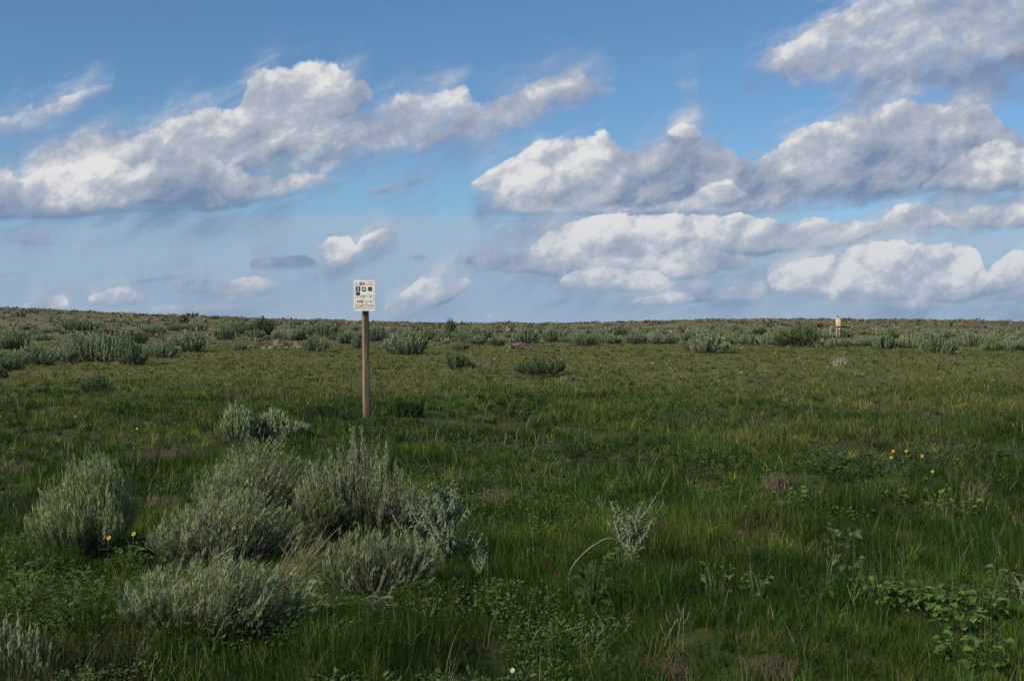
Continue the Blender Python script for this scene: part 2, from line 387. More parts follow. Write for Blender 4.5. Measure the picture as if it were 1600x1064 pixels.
shrub(380, 478, 646, 690, 'rounded dark sided sagebrush, right half of the pair left of the sign post foot', 10, ns=520, nl=40, feather=1.1, lw=.0034, ll=.04, group=NEARG, lobes=3, skirt=.6, tv=(.78, 1), tint=(1.15, 1.15, 1.12))
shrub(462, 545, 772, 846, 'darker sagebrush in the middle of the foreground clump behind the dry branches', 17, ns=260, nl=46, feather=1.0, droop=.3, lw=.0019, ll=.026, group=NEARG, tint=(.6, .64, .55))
shrub(535, 566, 828, 880, 'small pale sprig of sagebrush inside the gap of the foreground clump', 12, ns=40, nl=40, feather=.8, group=NEARG, lobes=2)

# middle distance: prototypes with shared meshes
PROTO = []
for i in range(7):
    Fg, Wg = sage_geo(1.6, 1.0, ns=170, nl=44, seed=40+i, feather=1.5 if i % 2 else .9, lw=.009, ll=.085, pal=SG, lobes=4+i % 4, skirt=.62, tv=(.72, 1.0))
    fm = Fg.mesh('sage_foliage'); fm.materials.append(M_sage); wm = Wg.mesh('sage_branches'); wm.materials.append(M_bark)
    PROTO.append((fm, wm))
BANDG = 'sagebrush in the band across the meadow'
S_, Gn, Dk, Gy = (1.08, 1.12, 1.02), (.88, .98, .76), (.52, .60, .42), (1.25, 1.24, 1.2)
def mid_shrub(px0, px1, top, base, tint, label, i, group=BANDG):
    cx = (px0+px1)/2; x, y, z = place(cx, base)
    w = (px1-px0)/F*y*1.1; h = (max((base-top), 2)/F*y+.04)*1.03
    e = empty('sagebrush', (x, y, z), random.uniform(0, 6.28)); tag(e, label, 'shrub', group)
    fm, wm = PROTO[i % len(PROTO)]
    for nm, me in (('foliage', fm), ('branches', wm)):
        o = link(nm, me, None, e); o.scale = (w/1.6, w/1.6, h)
        if nm == 'foliage':
            j = random.uniform(.92, 1.08); o.color = (tint[0]*j, tint[1]*j, tint[2]*j, 1)
    return e
MID = [
 (-12, 62, 509, 546, Gn, 'green sagebrush on the left edge, behind and above the lowest left shrubs'),
 (-20, 50, 547, 578, Gn, 'lowest green sagebrush on the left edge of the band'),
 (30, 88, 533, 569, S_, 'grey sagebrush left of the tallest bush in the left of the band'),
 (88, 122, 535, 567, Gy, 'narrow pale sagebrush touching the left foot of the tallest left bush'),
 (113, 183, 510, 565, S_, 'tallest broad sagebrush in the left part of the band'),
 (168, 224, 527, 569, Gn, 'dark green bushy sagebrush right of the tallest left bush'),
 (220, 277, 532, 558, S_, 'lower sagebrush at the right end of the big left clump'),
 (262, 342, 515, 549, S_, 'wide sagebrush with dark right side, second large clump from left'),
 (88, 152, 498, 516, Gn, 'two topped green sagebrush on the slope behind the left clump'),
 (224, 258, 505, 521, S_, 'small round pale sagebrush alone on the slope below the hill'),
 (292, 323, 503, 517, S_, 'small sagebrush on the slope above the second large clump'),
 (346, 396, 499, 522, Gn, 'green sagebrush just left of the darkest bush near the skyline'),
 (386, 434, 495, 522, Dk, 'dark round bush breaking the skyline left of the sign'),
 (428, 477, 509, 531, Gy, 'pale grey sagebrush right of the dark skyline bush'),
 (472, 512, 521, 549, S_, 'compact sagebrush at the right end of the bare earth bank'),
 (362, 384, 532, 548, S_, 'tiny sagebrush at the left end of the bare earth bank'),
 (466, 532, 502, 527, Gn, 'spreading green sagebrush behind the compact bush near the bank'),
 (334, 366, 506, 531, Gn, 'green sagebrush behind the right end of the second large clump'),
 (130, 178, 584, 614, Dk, 'lone small dark sagebrush in the grass below the left clump'),
 (-14, 13, 574, 592, Dk, 'small dark shrub cut by the left edge under the band'),
 (498, 535, 501, 526, Gn, 'green sagebrush on the skyline left of the sign post'),
 (529, 562, 514, 537, S_, 'sagebrush touching the left side of the sign post'),
 (545, 568, 524, 546, S_, 'small upright sagebrush just left of the sign post'),
 (572, 600, 503, 533, S_, 'sagebrush directly right of the sign post'),
 (597, 667, 511, 554, S_, 'large sagebrush with black base right of the sign post'),
 (655, 686, 510, 533, Gn, 'round green sagebrush behind the right shoulder of the large bush by the post'),
 (691, 714, 498, 525, Dk, 'dark upright bush with a pointed top right of the sign'),
 (708, 765, 504, 532, S_, 'wide pale sagebrush right of the dark pointed bush'),
 (705, 733, 531, 546, S_, 'low pale shrub in the grass in front of the wide pale sagebrush'),
 (762, 787, 528, 541, Dk, 'low dark shrub left of the dead wood in the band'),
 (803, 842, 507, 537, S_, 'leaning sagebrush above the pile of dead wood'),
 (845, 890, 503, 534, S_, 'tall rounded sagebrush right of the dead wood'),
 (810, 878, 556, 586, Dk, 'dark spreading shrub alone in the olive grass below the band'),
 (688, 740, 553, 579, Dk, 'flat faded shrub in the grass right of the post'),
 (890, 938, 515, 539, Gn, 'dark green sagebrush right of the tall rounded one'),
 (956, 990, 510, 528, Dk, 'dark flat topped shrub at the back of the band near the centre'),
 (932, 971, 519, 537, S_, 'pale sagebrush in front of the dark flat topped shrub'),
 (974, 1006, 517, 537, S_, 'sagebrush left of the pale rocks'),
 (1003, 1044, 516, 537, Gy, 'pale low sagebrush in front of the pale rocks'),
 (1034, 1064, 519, 536, S_, 'grey sagebrush right in front of the rocks'),
 (1064, 1134, 517, 551, S_, 'large sagebrush with black shaded right base and brown twigs, right of centre'),
 (1154, 1176, 517, 539, S_, 'small upright sagebrush between the two large bushes right of centre'),
 (1182, 1217, 519, 539, S_, 'pale sagebrush left of the dark bush below the utility box'),
 (1217, 1288, 506, 542, Dk, 'large dark pointed bush left of the utility box'),
 (1270, 1298, 517, 530, S_, 'small sagebrush at the left leg of the utility box frame'),
 (1286, 1335, 528, 542, S_, 'pale sagebrush in front of the utility box'),
 (1336, 1374, 524, 541, S_, 'pale sagebrush at the right leg of the utility box frame'),
 (1360, 1406, 522, 546, Gn, 'dark based sagebrush second right of the utility box'),
 (1403, 1447, 521, 544, S_, 'grey sagebrush left of the yellow green grass clump'),
 (1440, 1492, 521, 552, Gn, 'sagebrush rising behind the yellow green grass clump'),
 (1498, 1541, 517, 542, S_, 'grey sagebrush right of the yellow green grass clump'),
 (1534, 1566, 529, 549, Gn, 'low dark green sagebrush near the right edge'),
 (1560, 1590, 527, 548, S_, 'pale sagebrush second from the right edge'),
 (1585, 1625, 524, 547, S_, 'sagebrush cut by the right edge of the band'),
]
for i, (a, b, t, bs, ti, lab) in enumerate(MID): mid_shrub(a, b, t, bs, ti, lab, i)
# the rest of the band: small shrubs that nothing tells apart, most of them behind the named ones
for i in range(118):
    cx = random.uniform(-60, 1680); u = random.random()
    if cx < 560 and u < .45: cx += 900
    if cx < 300: bs = random.uniform(514, 560)
    elif cx < 560: bs = random.uniform(513, 533)
    elif 1280 < cx < 1350: bs = random.uniform(536, 541)
    else: bs = random.uniform(518, 538)+3*(cx > 1350)
    wd = random.uniform(12, 36)*(.6+.5*(bs-512)/28); hh = wd*random.uniform(.40, .56)
    if 1270 < cx < 1360: hh = min(hh, 7)
    mid_shrub(cx-wd/2, cx+wd/2, bs-hh, bs, random.choice([S_, S_, Gy, Gn, Gn, Dk]), 'small grey green sagebrush among the others of the band', i, 'small filler sagebrush of the band')

# far low scrub on the slopes up to the skyline
def scrub_patch(n, y0, y1, s0, s1, seed):
    G = Geo(); r = np.random.default_rng(seed)
    y = r.uniform(y0, y1, n); x = r.uniform(-1, 1, n)*(.5*y+3)
    k = 16; s = r.uniform(s0, s1, n)*r.uniform(.5, 1.1, n)*np.where(r.random(n) < .06, 2.0, 1)
    X = np.repeat(x, k); Y = np.repeat(y, k); S = np.repeat(s, k); m = n*k
    a = r.uniform(0, 6.28, m); q = np.sqrt(r.random(m))
    px_ = X+np.cos(a)*q*S; py_ = Y+np.sin(a)*q*S; pz = np.repeat(hz(x, y), k)+S*.05
    d = unit(np.stack([np.cos(a)*q*.8+r.normal(0, .2, m), np.sin(a)*q*.8+r.normal(0, .2, m), np.full(m, 1.)], -1))
    ln = S*r.uniform(.35, .8, m)*(1-.4*q)
    P = np.stack([px_, py_, pz], -1)[:, None]+d[:, None]*ln[:, None, None]*np.array([-.2, .5, 1])[None, :, None]
    sd = unit(np.cross(d, r.normal(0, 1, (m, 3))))
    cl = mixc((.10, .112, .055), (.21, .20, .125), r.random(n)); dk = r.random(n) < .25; cl[dk] = np.array((.06, .07, .035))
    tn = r.random(n) < .12; cl[tn] = np.array((.22, .17, .11))
    G.ribbon(P, (S*.13)[:, None]*np.array([.8, 1, .3])[None], sd, np.repeat(cl, k, 0)*r.uniform(.85, 1.15, (m, 1)))
    return G
G = scrub_patch(5200, 95, 300, .25, .62, 3)
o = link('low_scrub', G.mesh('low_scrub'), M_scrub); tag(o, 'low olive and brown scrub dotted over the far slope to the skyline', 'scrub', kind='stuff')

# ------------------------------------------------------------------ thistles
def thistle(px, top, base, label, seed, spread=.5, nbr=9, rise=1.0):
    r = np.random.default_rng(seed); x, y, z = place(px, base); H = (base-top)/F*y*.98
    e = empty('thistle', (x, y, z)); tag(e, label, 'thistle', 'silvery thistles in the foreground grass')
    St = Geo(); Lf = Geo(); cs = (.21, .24, .16)
    def spiny(path, rad, n, lmax, lmin):
        path = np.array(path); K = len(path); St.tube(path, np.linspace(rad, rad*.45, K), cs, 6)
        n = int(n*2.8); lmax *= .74; lmin *= .95; rad *= .55; tt = np.linspace(.03, .98, n)
        for i, t in enumerate(tt):
            f = t*(K-1); a = int(min(f, K-2)); p = path[a]*(1-(f-a))+path[a+1]*(f-a)
            tg = unit(path[a+1]-path[a]); th = i*2.4+r.uniform(-.4, .4)
            out = unit(np.cross(tg, [math.cos(th), math.sin(th), .3])+tg*.35)
            ln = (lmax*(1-t)+lmin*t)*r.uniform(.7, 1.2)
            u = np.linspace(0, 1, 8)
            sp = p+out*ln*u[:, None]+np.array([0, 0, 1])*(ln*(.28*np.sin(u*2.6)-.38*u**2))[:, None]
            sd = unit(np.cross(out, [0, 0, 1.0])+r.normal(0, .3, 3))
            wv = ln*np.array([.06, .13, .05, .13, .045, .10, .035, .005])      # toothed outline
            c = np.array((.135, .175, .095))*r.uniform(.55, 1.7)
            Lf.ribbon(sp[None], wv[None], sd[None], c[None])
            for s_ in (-1, 1):                                              # side spines
                for q in (1, 3, 5):
                    a0 = sp[q]+sd*wv[q]*s_*.8; a1 = a0+(sd*s_*.9+out*.5+np.array([0, 0, .35]))*ln*.13
                    P = np.stack([a0, (a0+a1)/2, a1]); Lf.ribbon(P[None], np.array([[.022, .012, .002]])*ln, unit(out)[None], (c*1.25)[None])
        return path[-1]
    def head(p, s):
        n = 26; Hd = Geo()
        for i in range(n):
            th = i*2.4; ph = (i/n)*2.0; d = np.array([math.sin(ph)*math.cos(th), math.sin(ph)*math.sin(th), math.cos(ph)])
            P = np.stack([p, p+d*s*.6, p+d*s]); Hd.ribbon(P[None], np.array([[.2, .25, .02]])*s, unit(np.cross(d, [.3, .2, 1]))[None], np.array([(.22, .17, .12) if ph < .8 else (.2, .21, .14)]))
        link('flower_head', Hd.mesh('thistle_head'), M_thistle, e)
    main = [(r.normal(0, .012)*H*5*t, r.normal(0, .01)*H*3*t, H*t) for t in np.linspace(0, 1, 7)]
    tp = spiny(main, .011, 30, H*.30, H*.10); head(tp, .024)
    for b in range(nbr):
        t = .12+.72*b/nbr; f = t*6; a = int(f); p = np.array(main[a])*(1-(f-a))+np.array(main[a+1])*(f-a)
        th = b*2.4+seed; ln = H*spread*r.uniform(.6, 1)*(1-.45*t); d = np.array([math.cos(th), math.sin(th)*.8])
        path = [p+np.array([d[0]*ln*u, d[1]*ln*u, ln*rise*(.75*u+.7*u*u)*r.uniform(.8, 1.1)]) for u in np.linspace(0, 1, 6)]
        path = [np.array((q[0], q[1], max(q[2], p[2]-.01))) for q in path]
        tp = spiny(path, .006, 16, H*.17, H*.07)
        if r.random() < .7: head(tp, .018)
    link('stem', St.mesh('thistle_stem'), M_thistle, e); link('leaves', Lf.mesh('thistle_leaves'), M_thistle, e)
thistle(703, 758, 888, 'tallest silvery thistle, right of the foreground sagebrush clump', 4, .5, 14, .8)
thistle(664, 772, 880, 'bushy silvery thistle against the right side of the sagebrush clump', 7, .6, 11, .75)
thistle(753, 838, 905, 'short leaning thistle right of the tallest one', 9, .45, 4)
thistle(638, 840, 892, 'small low thistle at the foot of the sagebrush clump', 15, .7, 6)
thistle(990, 797, 888, 'silvery branching thistle above bright broad leaves, right of the arched dry stem', 21, .75, 13, .85)
thistle(1602, 905, 948, 'pale small thistle cut by the right edge', 33, .7, 5)
thistle(545, 838, 880, 'small green thistle in the middle of the sagebrush clump', 35, .5, 4)

# ------------------------------------------------------------------ broad leaved plants
def broadleaf(px, py, wpx, label, seed, c0=(.085, .15, .03), nleaf=34, up=.5, group='bright broad leaved plants in the grass', round_=False, name='broadleaf_plant', cat='plant'):
    r = np.random.default_rng(seed); x, y, z = place(px, py+2); w = wpx/F*y
    e = Geo(); st = Geo()
    n = nleaf; th = r.uniform(0, 6.28, n); q = np.sqrt(r.random(n))*w*.5
    base = np.stack([np.cos(th)*q*.75, np.sin(th)*q*.75, np.zeros(n)], -1)
    ht = r.uniform(.03, .12, n)*(1+up*.9)
    p = base+np.stack([np.cos(th)*.03, np.sin(th)*.03, ht], -1)
    root = base*.5
    st.ribbon(np.stack([root, (root+p)/2+np.array([0, 0, .015]), p], 1), np.full((n, 3), .0018), np.tile([1., 0, 0], (n, 1)), np.tile((.10, .14, .05), (n, 1)))
    d = unit(np.stack([np.cos(th+r.normal(0, .7, n)), np.sin(th+r.normal(0, .7, n)), r.uniform(-.1, up+.3, n)], -1))
    ln = r.uniform(.022, .058, n)*(1+.3*up); wd = ln*(.42 if round_ else .27)
    u = np.linspace(0, 1, 6)
    sp = p[:, None]+d[:, None]*ln[:, None, None]*u[None, :, None]-np.array([0, 0, 1.])*(ln[:, None, None]*.35*u[None, :, None]**2)
    sd = unit(np.cross(d, np.array([0, 0, 1.]))+r.normal(0, .25, (n, 3)))
    prof = np.array([.12, .75, 1, .92, .55, .04])
    C = np.array(c0)[None]*r.uniform(.75, 1.3, (n, 1))*r.uniform(.95, 1.05, (n, 3))
    # two halves folded along the midrib
    nrm = unit(np.cross(sd, d))
    for s_ in (-1, 1):
        K = 6; A = sp; B = sp+(sd*s_)[:, None]*(wd[:, None]*prof[None])[..., None]+nrm[:, None]*(wd[:, None]*prof[None]*.3)[..., None]
        V = np.stack([A, B], 2).reshape(-1, 3); b = (np.arange(n)*K*2)[:, None]+(np.arange(K-1)*2)[None]
        e.add(V, np.stack([b, b+1, b+3, b+2], -1).reshape(-1, 4), np.repeat(C, K*2, 0))
    t = empty(name, (x, y, z)); tag(t, label, cat, group)
    link('leaves', e.mesh('leaves'), M_leaf, t); link('stems', st.mesh('stems'), M_leaf, t)
BL = [
 (972, 903, 62, 'bright broad leaved plant under the silvery branching thistle', 46, .7, False),
 (848, 893, 34, 'dark green leafy plant between the tall thistle and the arched dry stem', 16, .4, False),
 (1118, 792, 52, 'bright leafy plant above the reddish bare soil, left one of a row', 30, .6, False),
 (1235, 796, 48, 'bright leafy plant in the row, between the first and the ones at the right', 26, .5, True),
 (1275, 792, 34, 'small bright leafy plant, third in the row above the bare soil', 16, .5, True),
 (1361, 786, 26, 'pair of pale rounded leaves left of the tall leafy plant', 9, .3, True),
 (1396, 790, 30, 'pale leafy sprig just left of the tall leafy plant', 12, .4, True),
 (1466, 812, 46, 'tall bright leafy plant at the right of the row', 26, 1.2, True),
 (1511, 812, 24, 'small leafy plant right of the tall leafy one', 10, .4, True),
 (1180, 812, 26, 'pale single leafed plant right beside the reddish bare soil', 9, .3, False),
 (1315, 872, 50, 'grey green leafy plant with pale leaves in the middle right grass', 22, .8, True),
 (1328, 908, 30, 'drooping pale leaves below the grey green leafy plant', 12, .3, True),
 (1185, 942, 46, 'broad leaved plant left of the large leafy patch', 18, .5, False),
 (1120, 938, 40, 'bright upright leaves in the grass at the lower centre right', 16, .9, False),
 (1283, 952, 44, 'pale green leafy plant between two dark grassy hollows', 18, .5, False),
 (1370, 950, 70, 'leafy plant at the left end of the large leafy patch', 40, .4, False),
 (1425, 958, 74, 'leafy plant in the left middle of the large leafy patch', 46, .3, True),
 (1480, 962, 74, 'densest round leaved plant in the middle of the large leafy patch', 56, .3, True),
 (1535, 972, 66, 'round leaved plant at the right end of the large leafy patch', 44, .3, True),
 (1500, 995, 66, 'round leaved plant at the lower edge of the large leafy patch', 42, .2, True),
 (1570, 935, 40, 'bright pale leaf pair near the right edge above the leafy patch', 12, .6, True),
 (1495, 1045, 52, 'round leaved plant near the bottom edge under the large leafy patch', 24, .3, True),
 (1548, 1052, 40, 'small leafy plant near the bottom right corner', 18, .4, True),
 (925, 955, 36, 'dark round leaved sprig standing in the lower centre grass', 18, 1.2, True),
 (33, 955, 46, 'upright leafy stem near the left edge below the large bush', 22, 1.3, False),
 (195, 893, 50, 'bright green leaves below the two yellow flowers', 26, .4, False),
 (105, 985, 40, 'broad upright leaves in the grass at the lower left', 14, 1.0, False),
 (250, 690, 80, 'faint row of light leaves left of the sagebrush pair', 20, .3, False),
 (10, 712, 30, 'light green leaf patch at the left edge', 10, .3, True),
 (870, 728, 34, 'light leafy plant in the middle of the meadow', 16, .5, True),
 (700, 668, 60, 'grey green low plant right of the sign post foot', 30, .3, True),
 (1302, 742, 50, 'round dark green herb bush in the right grass', 60, .8, True),
 (1395, 745, 44, 'dark leaves below the yellow flowers at the right', 26, .6, False),
 (950, 783, 14, 'tiny bright leaf sprig in the centre grass', 7, .8, False),
 (1075, 778, 30, 'dark fringed leaves left of the row of bright plants', 12, .5, False),
]
for i, (px, py, w, lab, nl, up, rd) in enumerate(BL):
    dk = 'dark' in lab or 'grey' in lab
    c = (.045, .09, .028) if 'dark' in lab else ((.10, .13, .065) if 'grey' in lab else ((.135, .185, .06) if 'pale' in lab else (.105, .165, .032)))
    broadleaf(px, py, w, lab, 200+i, c, int(nl*1.6), up, round_=rd)

# ------------------------------------------------------------------ flowers
def flower(px, top, base, label, seed, kind='yellow', group=None):
    r = np.random.default_rng(seed); x, y, z = place(px, base); H = (base-top)/F*y
    e = empty('wildflower', (x, y, z)); tag(e, label, 'flower', group)
    s = Geo(); lean = r.normal(0, .15)*H
    pts = [(lean*t*t, 0, H*t) for t in np.linspace(0, 1, 6)]; s.tube(pts, .0022 if y < 12 else .004, (.09, .13, .04), 5)
    tip = np.array(pts[-1])
    for i in range(5):
        t = .15+.13*i; p = np.array((lean*t*t, 0, H*t)); th = i*2.4; d = np.array((math.cos(th), math.sin(th), .35)); u = np.linspace(0, 1, 5)
        P = p+d*(.07*u)[:, None]-np.array([0, 0, .03])*(u**2)[:, None]
        s.ribbon(P[None], np.array([[.003, .014, .016, .009, .001]]), unit(np.cross(d, [0, 0, 1.]))[None], np.array([(.07, .13, .035)]))
    link('stem', s.mesh('flower_stem'), M_leaf, e)
    col = {'yellow': (.66, .40, .02), 'red': (.35, .02, .09), 'white': (.75, .66, .62), 'pink': (.55, .2, .2)}[kind]
    R0 = .0155; f = np.array((-.35, -.75, .55)); f /= np.linalg.norm(f)
    a = unit(np.cross(f, [0, 0, 1.])); b = np.cross(a, f)
    p = Geo(); npet = 13 if kind == 'yellow' else 9
    for i in range(npet):
        th = i/npet*2*math.pi; d = (a*math.cos(th)+b*math.sin(th)); d = unit(d+f*(.15 if kind == 'yellow' else .9))
        u = np.array([.18, .45, .8, 1.0]); P = tip+d*(R0*u)[:, None]*r.uniform(.9, 1.1)
        p.ribbon(P[None], np.array([[.0025, .0055, .005, .0008]])*R0/.026, unit(np.cross(d, f))[None], np.array([np.array(col)*r.uniform(.85, 1.1)]))
    link('petals', p.mesh('petals'), M_petal, e)
    c = Geo(); c.tube([tip-f*.002, tip+f*.004, tip+f*.006], [R0*.36, R0*.34, R0*.15], (.16, .07, .015) if kind == 'yellow' else np.array(col)*.6, 10)
    link('flower_disc', c.mesh('disc'), M_petal, e)
YF = 'yellow wildflowers in the grass'
flower(166, 841, 896, 'left one of two yellow flowers at the foot of the large bush', 1, group=YF)
flower(206, 835, 892, 'right one of two yellow flowers at the foot of the large bush', 2, group=YF)
flower(1384, 715, 745, 'lowest left flower of the yellow group above dark leaves at the right', 3, group=YF)
flower(1400, 705, 745, 'second from left of the yellow flower group at the right', 4, group=YF)
flower(1421, 705, 742, 'highest right flower of the yellow flower group at the right', 5, group=YF)
flower(1437, 713, 742, 'rightmost of the yellow flower group at the right', 6, group=YF)
flower(1458, 737, 762, 'single yellow flower standing apart at the right of the group', 7, group=YF)
flower(121, 651, 667, 'tiny yellow flower in the left middle grass', 8, group=YF)
flower(216, 670, 692, 'tiny yellow flower above the row of light leaves', 9, group=YF)
flower(138, 997, 1020, 'dark red flower low in the grass at the lower left', 10, 'red')
flower(874, 900, 922, 'dark red flower left of the arched dry stem', 11, 'red')
flower(195, 963, 1000, 'pale pink flower head left of the broad feathery sagebrush', 12, 'pink')
flower(792, 1050, 1085, 'white flower head at the bottom edge', 13, 'white')
flower(1018, 567, 575, 'tiny white flower in the olive grass right of the dark spreading shrub', 14, 'white')

# ------------------------------------------------------------------ dead wood, dry stems, stones
def bundle(name, px, py, wpx, hpx, n, label, cat, seed, c0, c1, lean=(0, 0), rad=.002, spread=1.0, mat=None, group=None, dirs=None, kind=None):
    r = np.random.default_rng(seed); x, y, z = place(px, py); w = wpx/F*y; h = hpx/F*y
    G = Geo(); th = r.uniform(0, 6.28, n); q = np.sqrt(r.random(n))
    bx = np.cos(th)*q*w*.25*spread; by = np.sin(th)*q*w*.25*spread
    tx = np.cos(th)*q*w*.5+lean[0]*h+r.normal(0, .12, n)*w; ty = np.sin(th)*q*w*.4+lean[1]*h; tz = h*r.uniform(.3, 1.05, n)
    A = np.stack([bx, by, bx*0-.01], -1); B = np.stack([(bx+tx)/2+r.normal(0, .06, n)*w, (by+ty)/2, tz*.62], -1); Cc = np.stack([tx, ty, tz], -1)
    t = np.linspace(0, 1, 6)[None, :, None]; P = bez(A[:, None], B[:, None], Cc[:, None], t)
    a = r.uniform(0, 6.28, n); sd = np.stack([np.cos(a), np.sin(a), a*0], -1); sd[::2] = (1, 0, 0)
    G.ribbon(P, (rad*r.uniform(.5, 1.4, n))[:, None]*np.array([1.2, 1.1, 1, .8, .6, .3])[None], sd, mixc(c0, c1, r.random(n)))
    m = n*3; S = np.repeat(np.arange(n), 3); tt = r.uniform(.45, .95, m)[:, None]; p = bez(A[S], B[S], Cc[S], tt)
    d = unit(r.normal(0, .5, (m, 3))+np.array([lean[0]*.5, 0, .7])); L = h*r.uniform(.1, .25, m)
    PP = p[:, None]+d[:, None]*L[:, None, None]*np.linspace(0, 1, 3)[None, :, None]
    G.ribbon(PP, (rad*.55*np.ones(m))[:, None]*np.array([1, .8, .4])[None], unit(np.cross(d, r.normal(0, 1, (m, 3)))), mixc(c0, c1, r.random(m)))
    o = link(name, G.mesh(name), mat or M_straw, None, (x, y, z)); tag(o, label, cat, group, kind); return o
T0, T1 = (.30, .24, .15), (.19, .14, .095); W0, W1 = (.26, .22, .20), (.15, .115, .10)
bundle('dry_branches', 432, 928, 62, 104, 64, 'tan dry branches leaning right in the gap of the sagebrush clump', 'dry branches', 1, (.30, .255, .16), (.17, .14, .085), (.6, .1), .0024)
bundle('dry_branches', 400, 795, 60, 80, 34, 'brown bare twigs arching right inside the pale windblown sagebrush', 'dry branches', 2, W1, T1, (.6, 0), .0024)
bundle('dead_brush', 560, 905, 90, 50, 70, 'pinkish grey dead twigs on the low greyish sagebrush', 'dead brush', 3, (.24, .17, .14), W0, (.1, 0), .002)
bundle('dead_brush', 630, 812, 36, 32, 50, 'purplish grey dead twigs between sagebrush and thistle', 'dead brush', 4, (.24, .18, .19), (.15, .11, .11), (0, 0), .0026)
bundle('dead_brush', 582, 750, 36, 46, 30, 'bare grey twigs in the top of the upright grey sagebrush', 'dead brush', 14, W0, W1, (0, 0), .0028)
bundle('dry_tuft', 255, 722, 70, 24, 190, 'brownish dry tuft behind and right of the large bush', 'dry grass', 5, (.20, .145, .115), (.13, .095, .07), (0, 0), .003, 1.8)
bundle('dry_tuft', 250, 795, 46, 24, 90, 'straw coloured tuft at the right foot of the large bush', 'dry grass', 6, T0, T1, (.1, 0), .002, 1.8)
bundle('dry_tuft', 20, 742, 60, 18, 90, 'brownish dry tuft at the left edge beyond the large bush', 'dry grass', 16, (.20, .145, .115), T1, (.1, 0), .0028, 1.8)
bundle('dry_tuft', 775, 792, 50, 30, 80, 'straw tuft up the slope from the tallest thistle', 'dry grass', 7, (.27, .20, .14), T1, (0, 0), .002, 1.6)
bundle('dry_tuft', 1216, 762, 44, 24, 120, 'dense brown tuft in the centre right grass', 'dry grass', 8, (.22, .17, .12), (.14, .10, .07), (0, 0), .0024, 1.7)
bundle('dry_tuft', 1515, 790, 50, 40, 50, 'thin straw stalks leaning right above the small leafy plant', 'dry grass', 9, T0, (.2, .17, .1), (.3, 0), .0022, 1.4)
bundle('dry_tuft', 1035, 1062, 80, 34, 190, 'dark brown dry tuft at the bottom edge right of centre', 'dry grass', 10, (.19, .12, .08), (.11, .075, .05), (0, 0), .0018, 1.8)
bundle('dry_tuft', 1205, 1060, 90, 34, 120, 'reddish brown dry tuft at the bottom edge, lower right', 'dry grass', 11, (.20, .13, .10), (.12, .085, .06), (0, 0), .0018, 1.8)
bundle('dry_tuft', 1375, 728, 24, 16, 30, 'tan tuft left of the yellow flower group', 'dry grass', 17, T0, T1, (.1, 0), .0024, 1.4)
bundle('dry_tuft', 925, 905, 26, 28, 26, 'pale pinkish stalks beside the arched dry stem', 'dry grass', 18, (.30, .24, .19), T1, (.2, 0), .0018, 1.4)
bundle('pale_plant', 1311, 572, 26, 13, 60, 'whitish dry plant in the olive grass below the utility box', 'plant', 12, (.42, .40, .30), (.30, .29, .2), (0, 0), .012, 1.4)
bundle('grass_clump', 1461, 552, 28, 18, 70, 'yellow green upright grass clump in front of the band at the right', 'grass clump', 13, (.26, .27, .09), (.15, .19, .06), (0, 0), .02, 1.4, M_grass)
bundle('dead_brush', 1083, 549, 34, 16, 80, 'brown twigs at the left foot of the large sagebrush right of centre', 'dead brush', 19, (.17, .125, .095), (.11, .08, .065), (-.2, 0), .014, 1.6)
bundle('dead_brush', 740, 575, 70, 20, 120, 'grey faded stalks in the grass right of the sign post', 'dead brush', 20, (.22, .20, .15), (.12, .12, .07), (0, 0), .006, 1.8)
bundle('leafy_tuft', 505, 652, 50, 20, 260, 'dark green tuft left of the sign post foot', 'plant', 21, (.030, .055, .018), (.045, .075, .022), (0, 0), .007, 1.8, M_grass)
bundle('leafy_tuft', 636, 648, 56, 24, 300, 'green tuft darkened to paint the shadow right of the sign post foot', 'plant', 22, (.026, .05, .016), (.04, .07, .02), (0, 0), .007, 1.8, M_grass)  # very dark greens paint the shadow lying on the grass here

def logs(name, px, py, wpx, n, label, seed, c=(.42, .36, .35), rad=.012, hh=.1):
    r = np.random.default_rng(seed); x, y, z = place(px, py); w = wpx/F*y; G = Geo()
    for i in range(n):
        a = r.normal(0, .5)+(math.pi if r.random() < .5 else 0); L = w*r.uniform(.3, .9); p0 = np.array((r.uniform(-.25, .25)*w, r.uniform(-.15, .15)*w, r.uniform(.01, hh)))
        d = np.array((math.cos(a), math.sin(a), r.uniform(-.05, .22)))
        pts = [p0+d*L*(t-.5)+np.array((0, 0, .05*math.sin(t*7+i)*w))+r.normal(0, .01, 3)*w for t in np.linspace(0, 1, 6)]
        G.tube(pts, np.linspace(rad, rad*.3, 6)*r.uniform(.5, 1.2), np.array(c)*r.uniform(.6, 1.1), 6)
    o = link(name, G.mesh(name), M_wood, None, (x, y, z)); tag(o, label, 'dead wood'); return o
logs('dead_wood', 588, 962, 60, 16, 'weathered grey purple dead wood lying under the low greyish sagebrush', 1, (.22, .175, .17), .011)
logs('dead_wood', 812, 545, 40, 18, 'pile of grey brown dead wood under the leaning sagebrush of the band', 2, (.30, .25, .22), .05, .3)
logs('dead_wood', 448, 930, 30, 5, 'dark fallen stem at the foot of the tan dry branches', 3, (.25, .2, .17), .009)

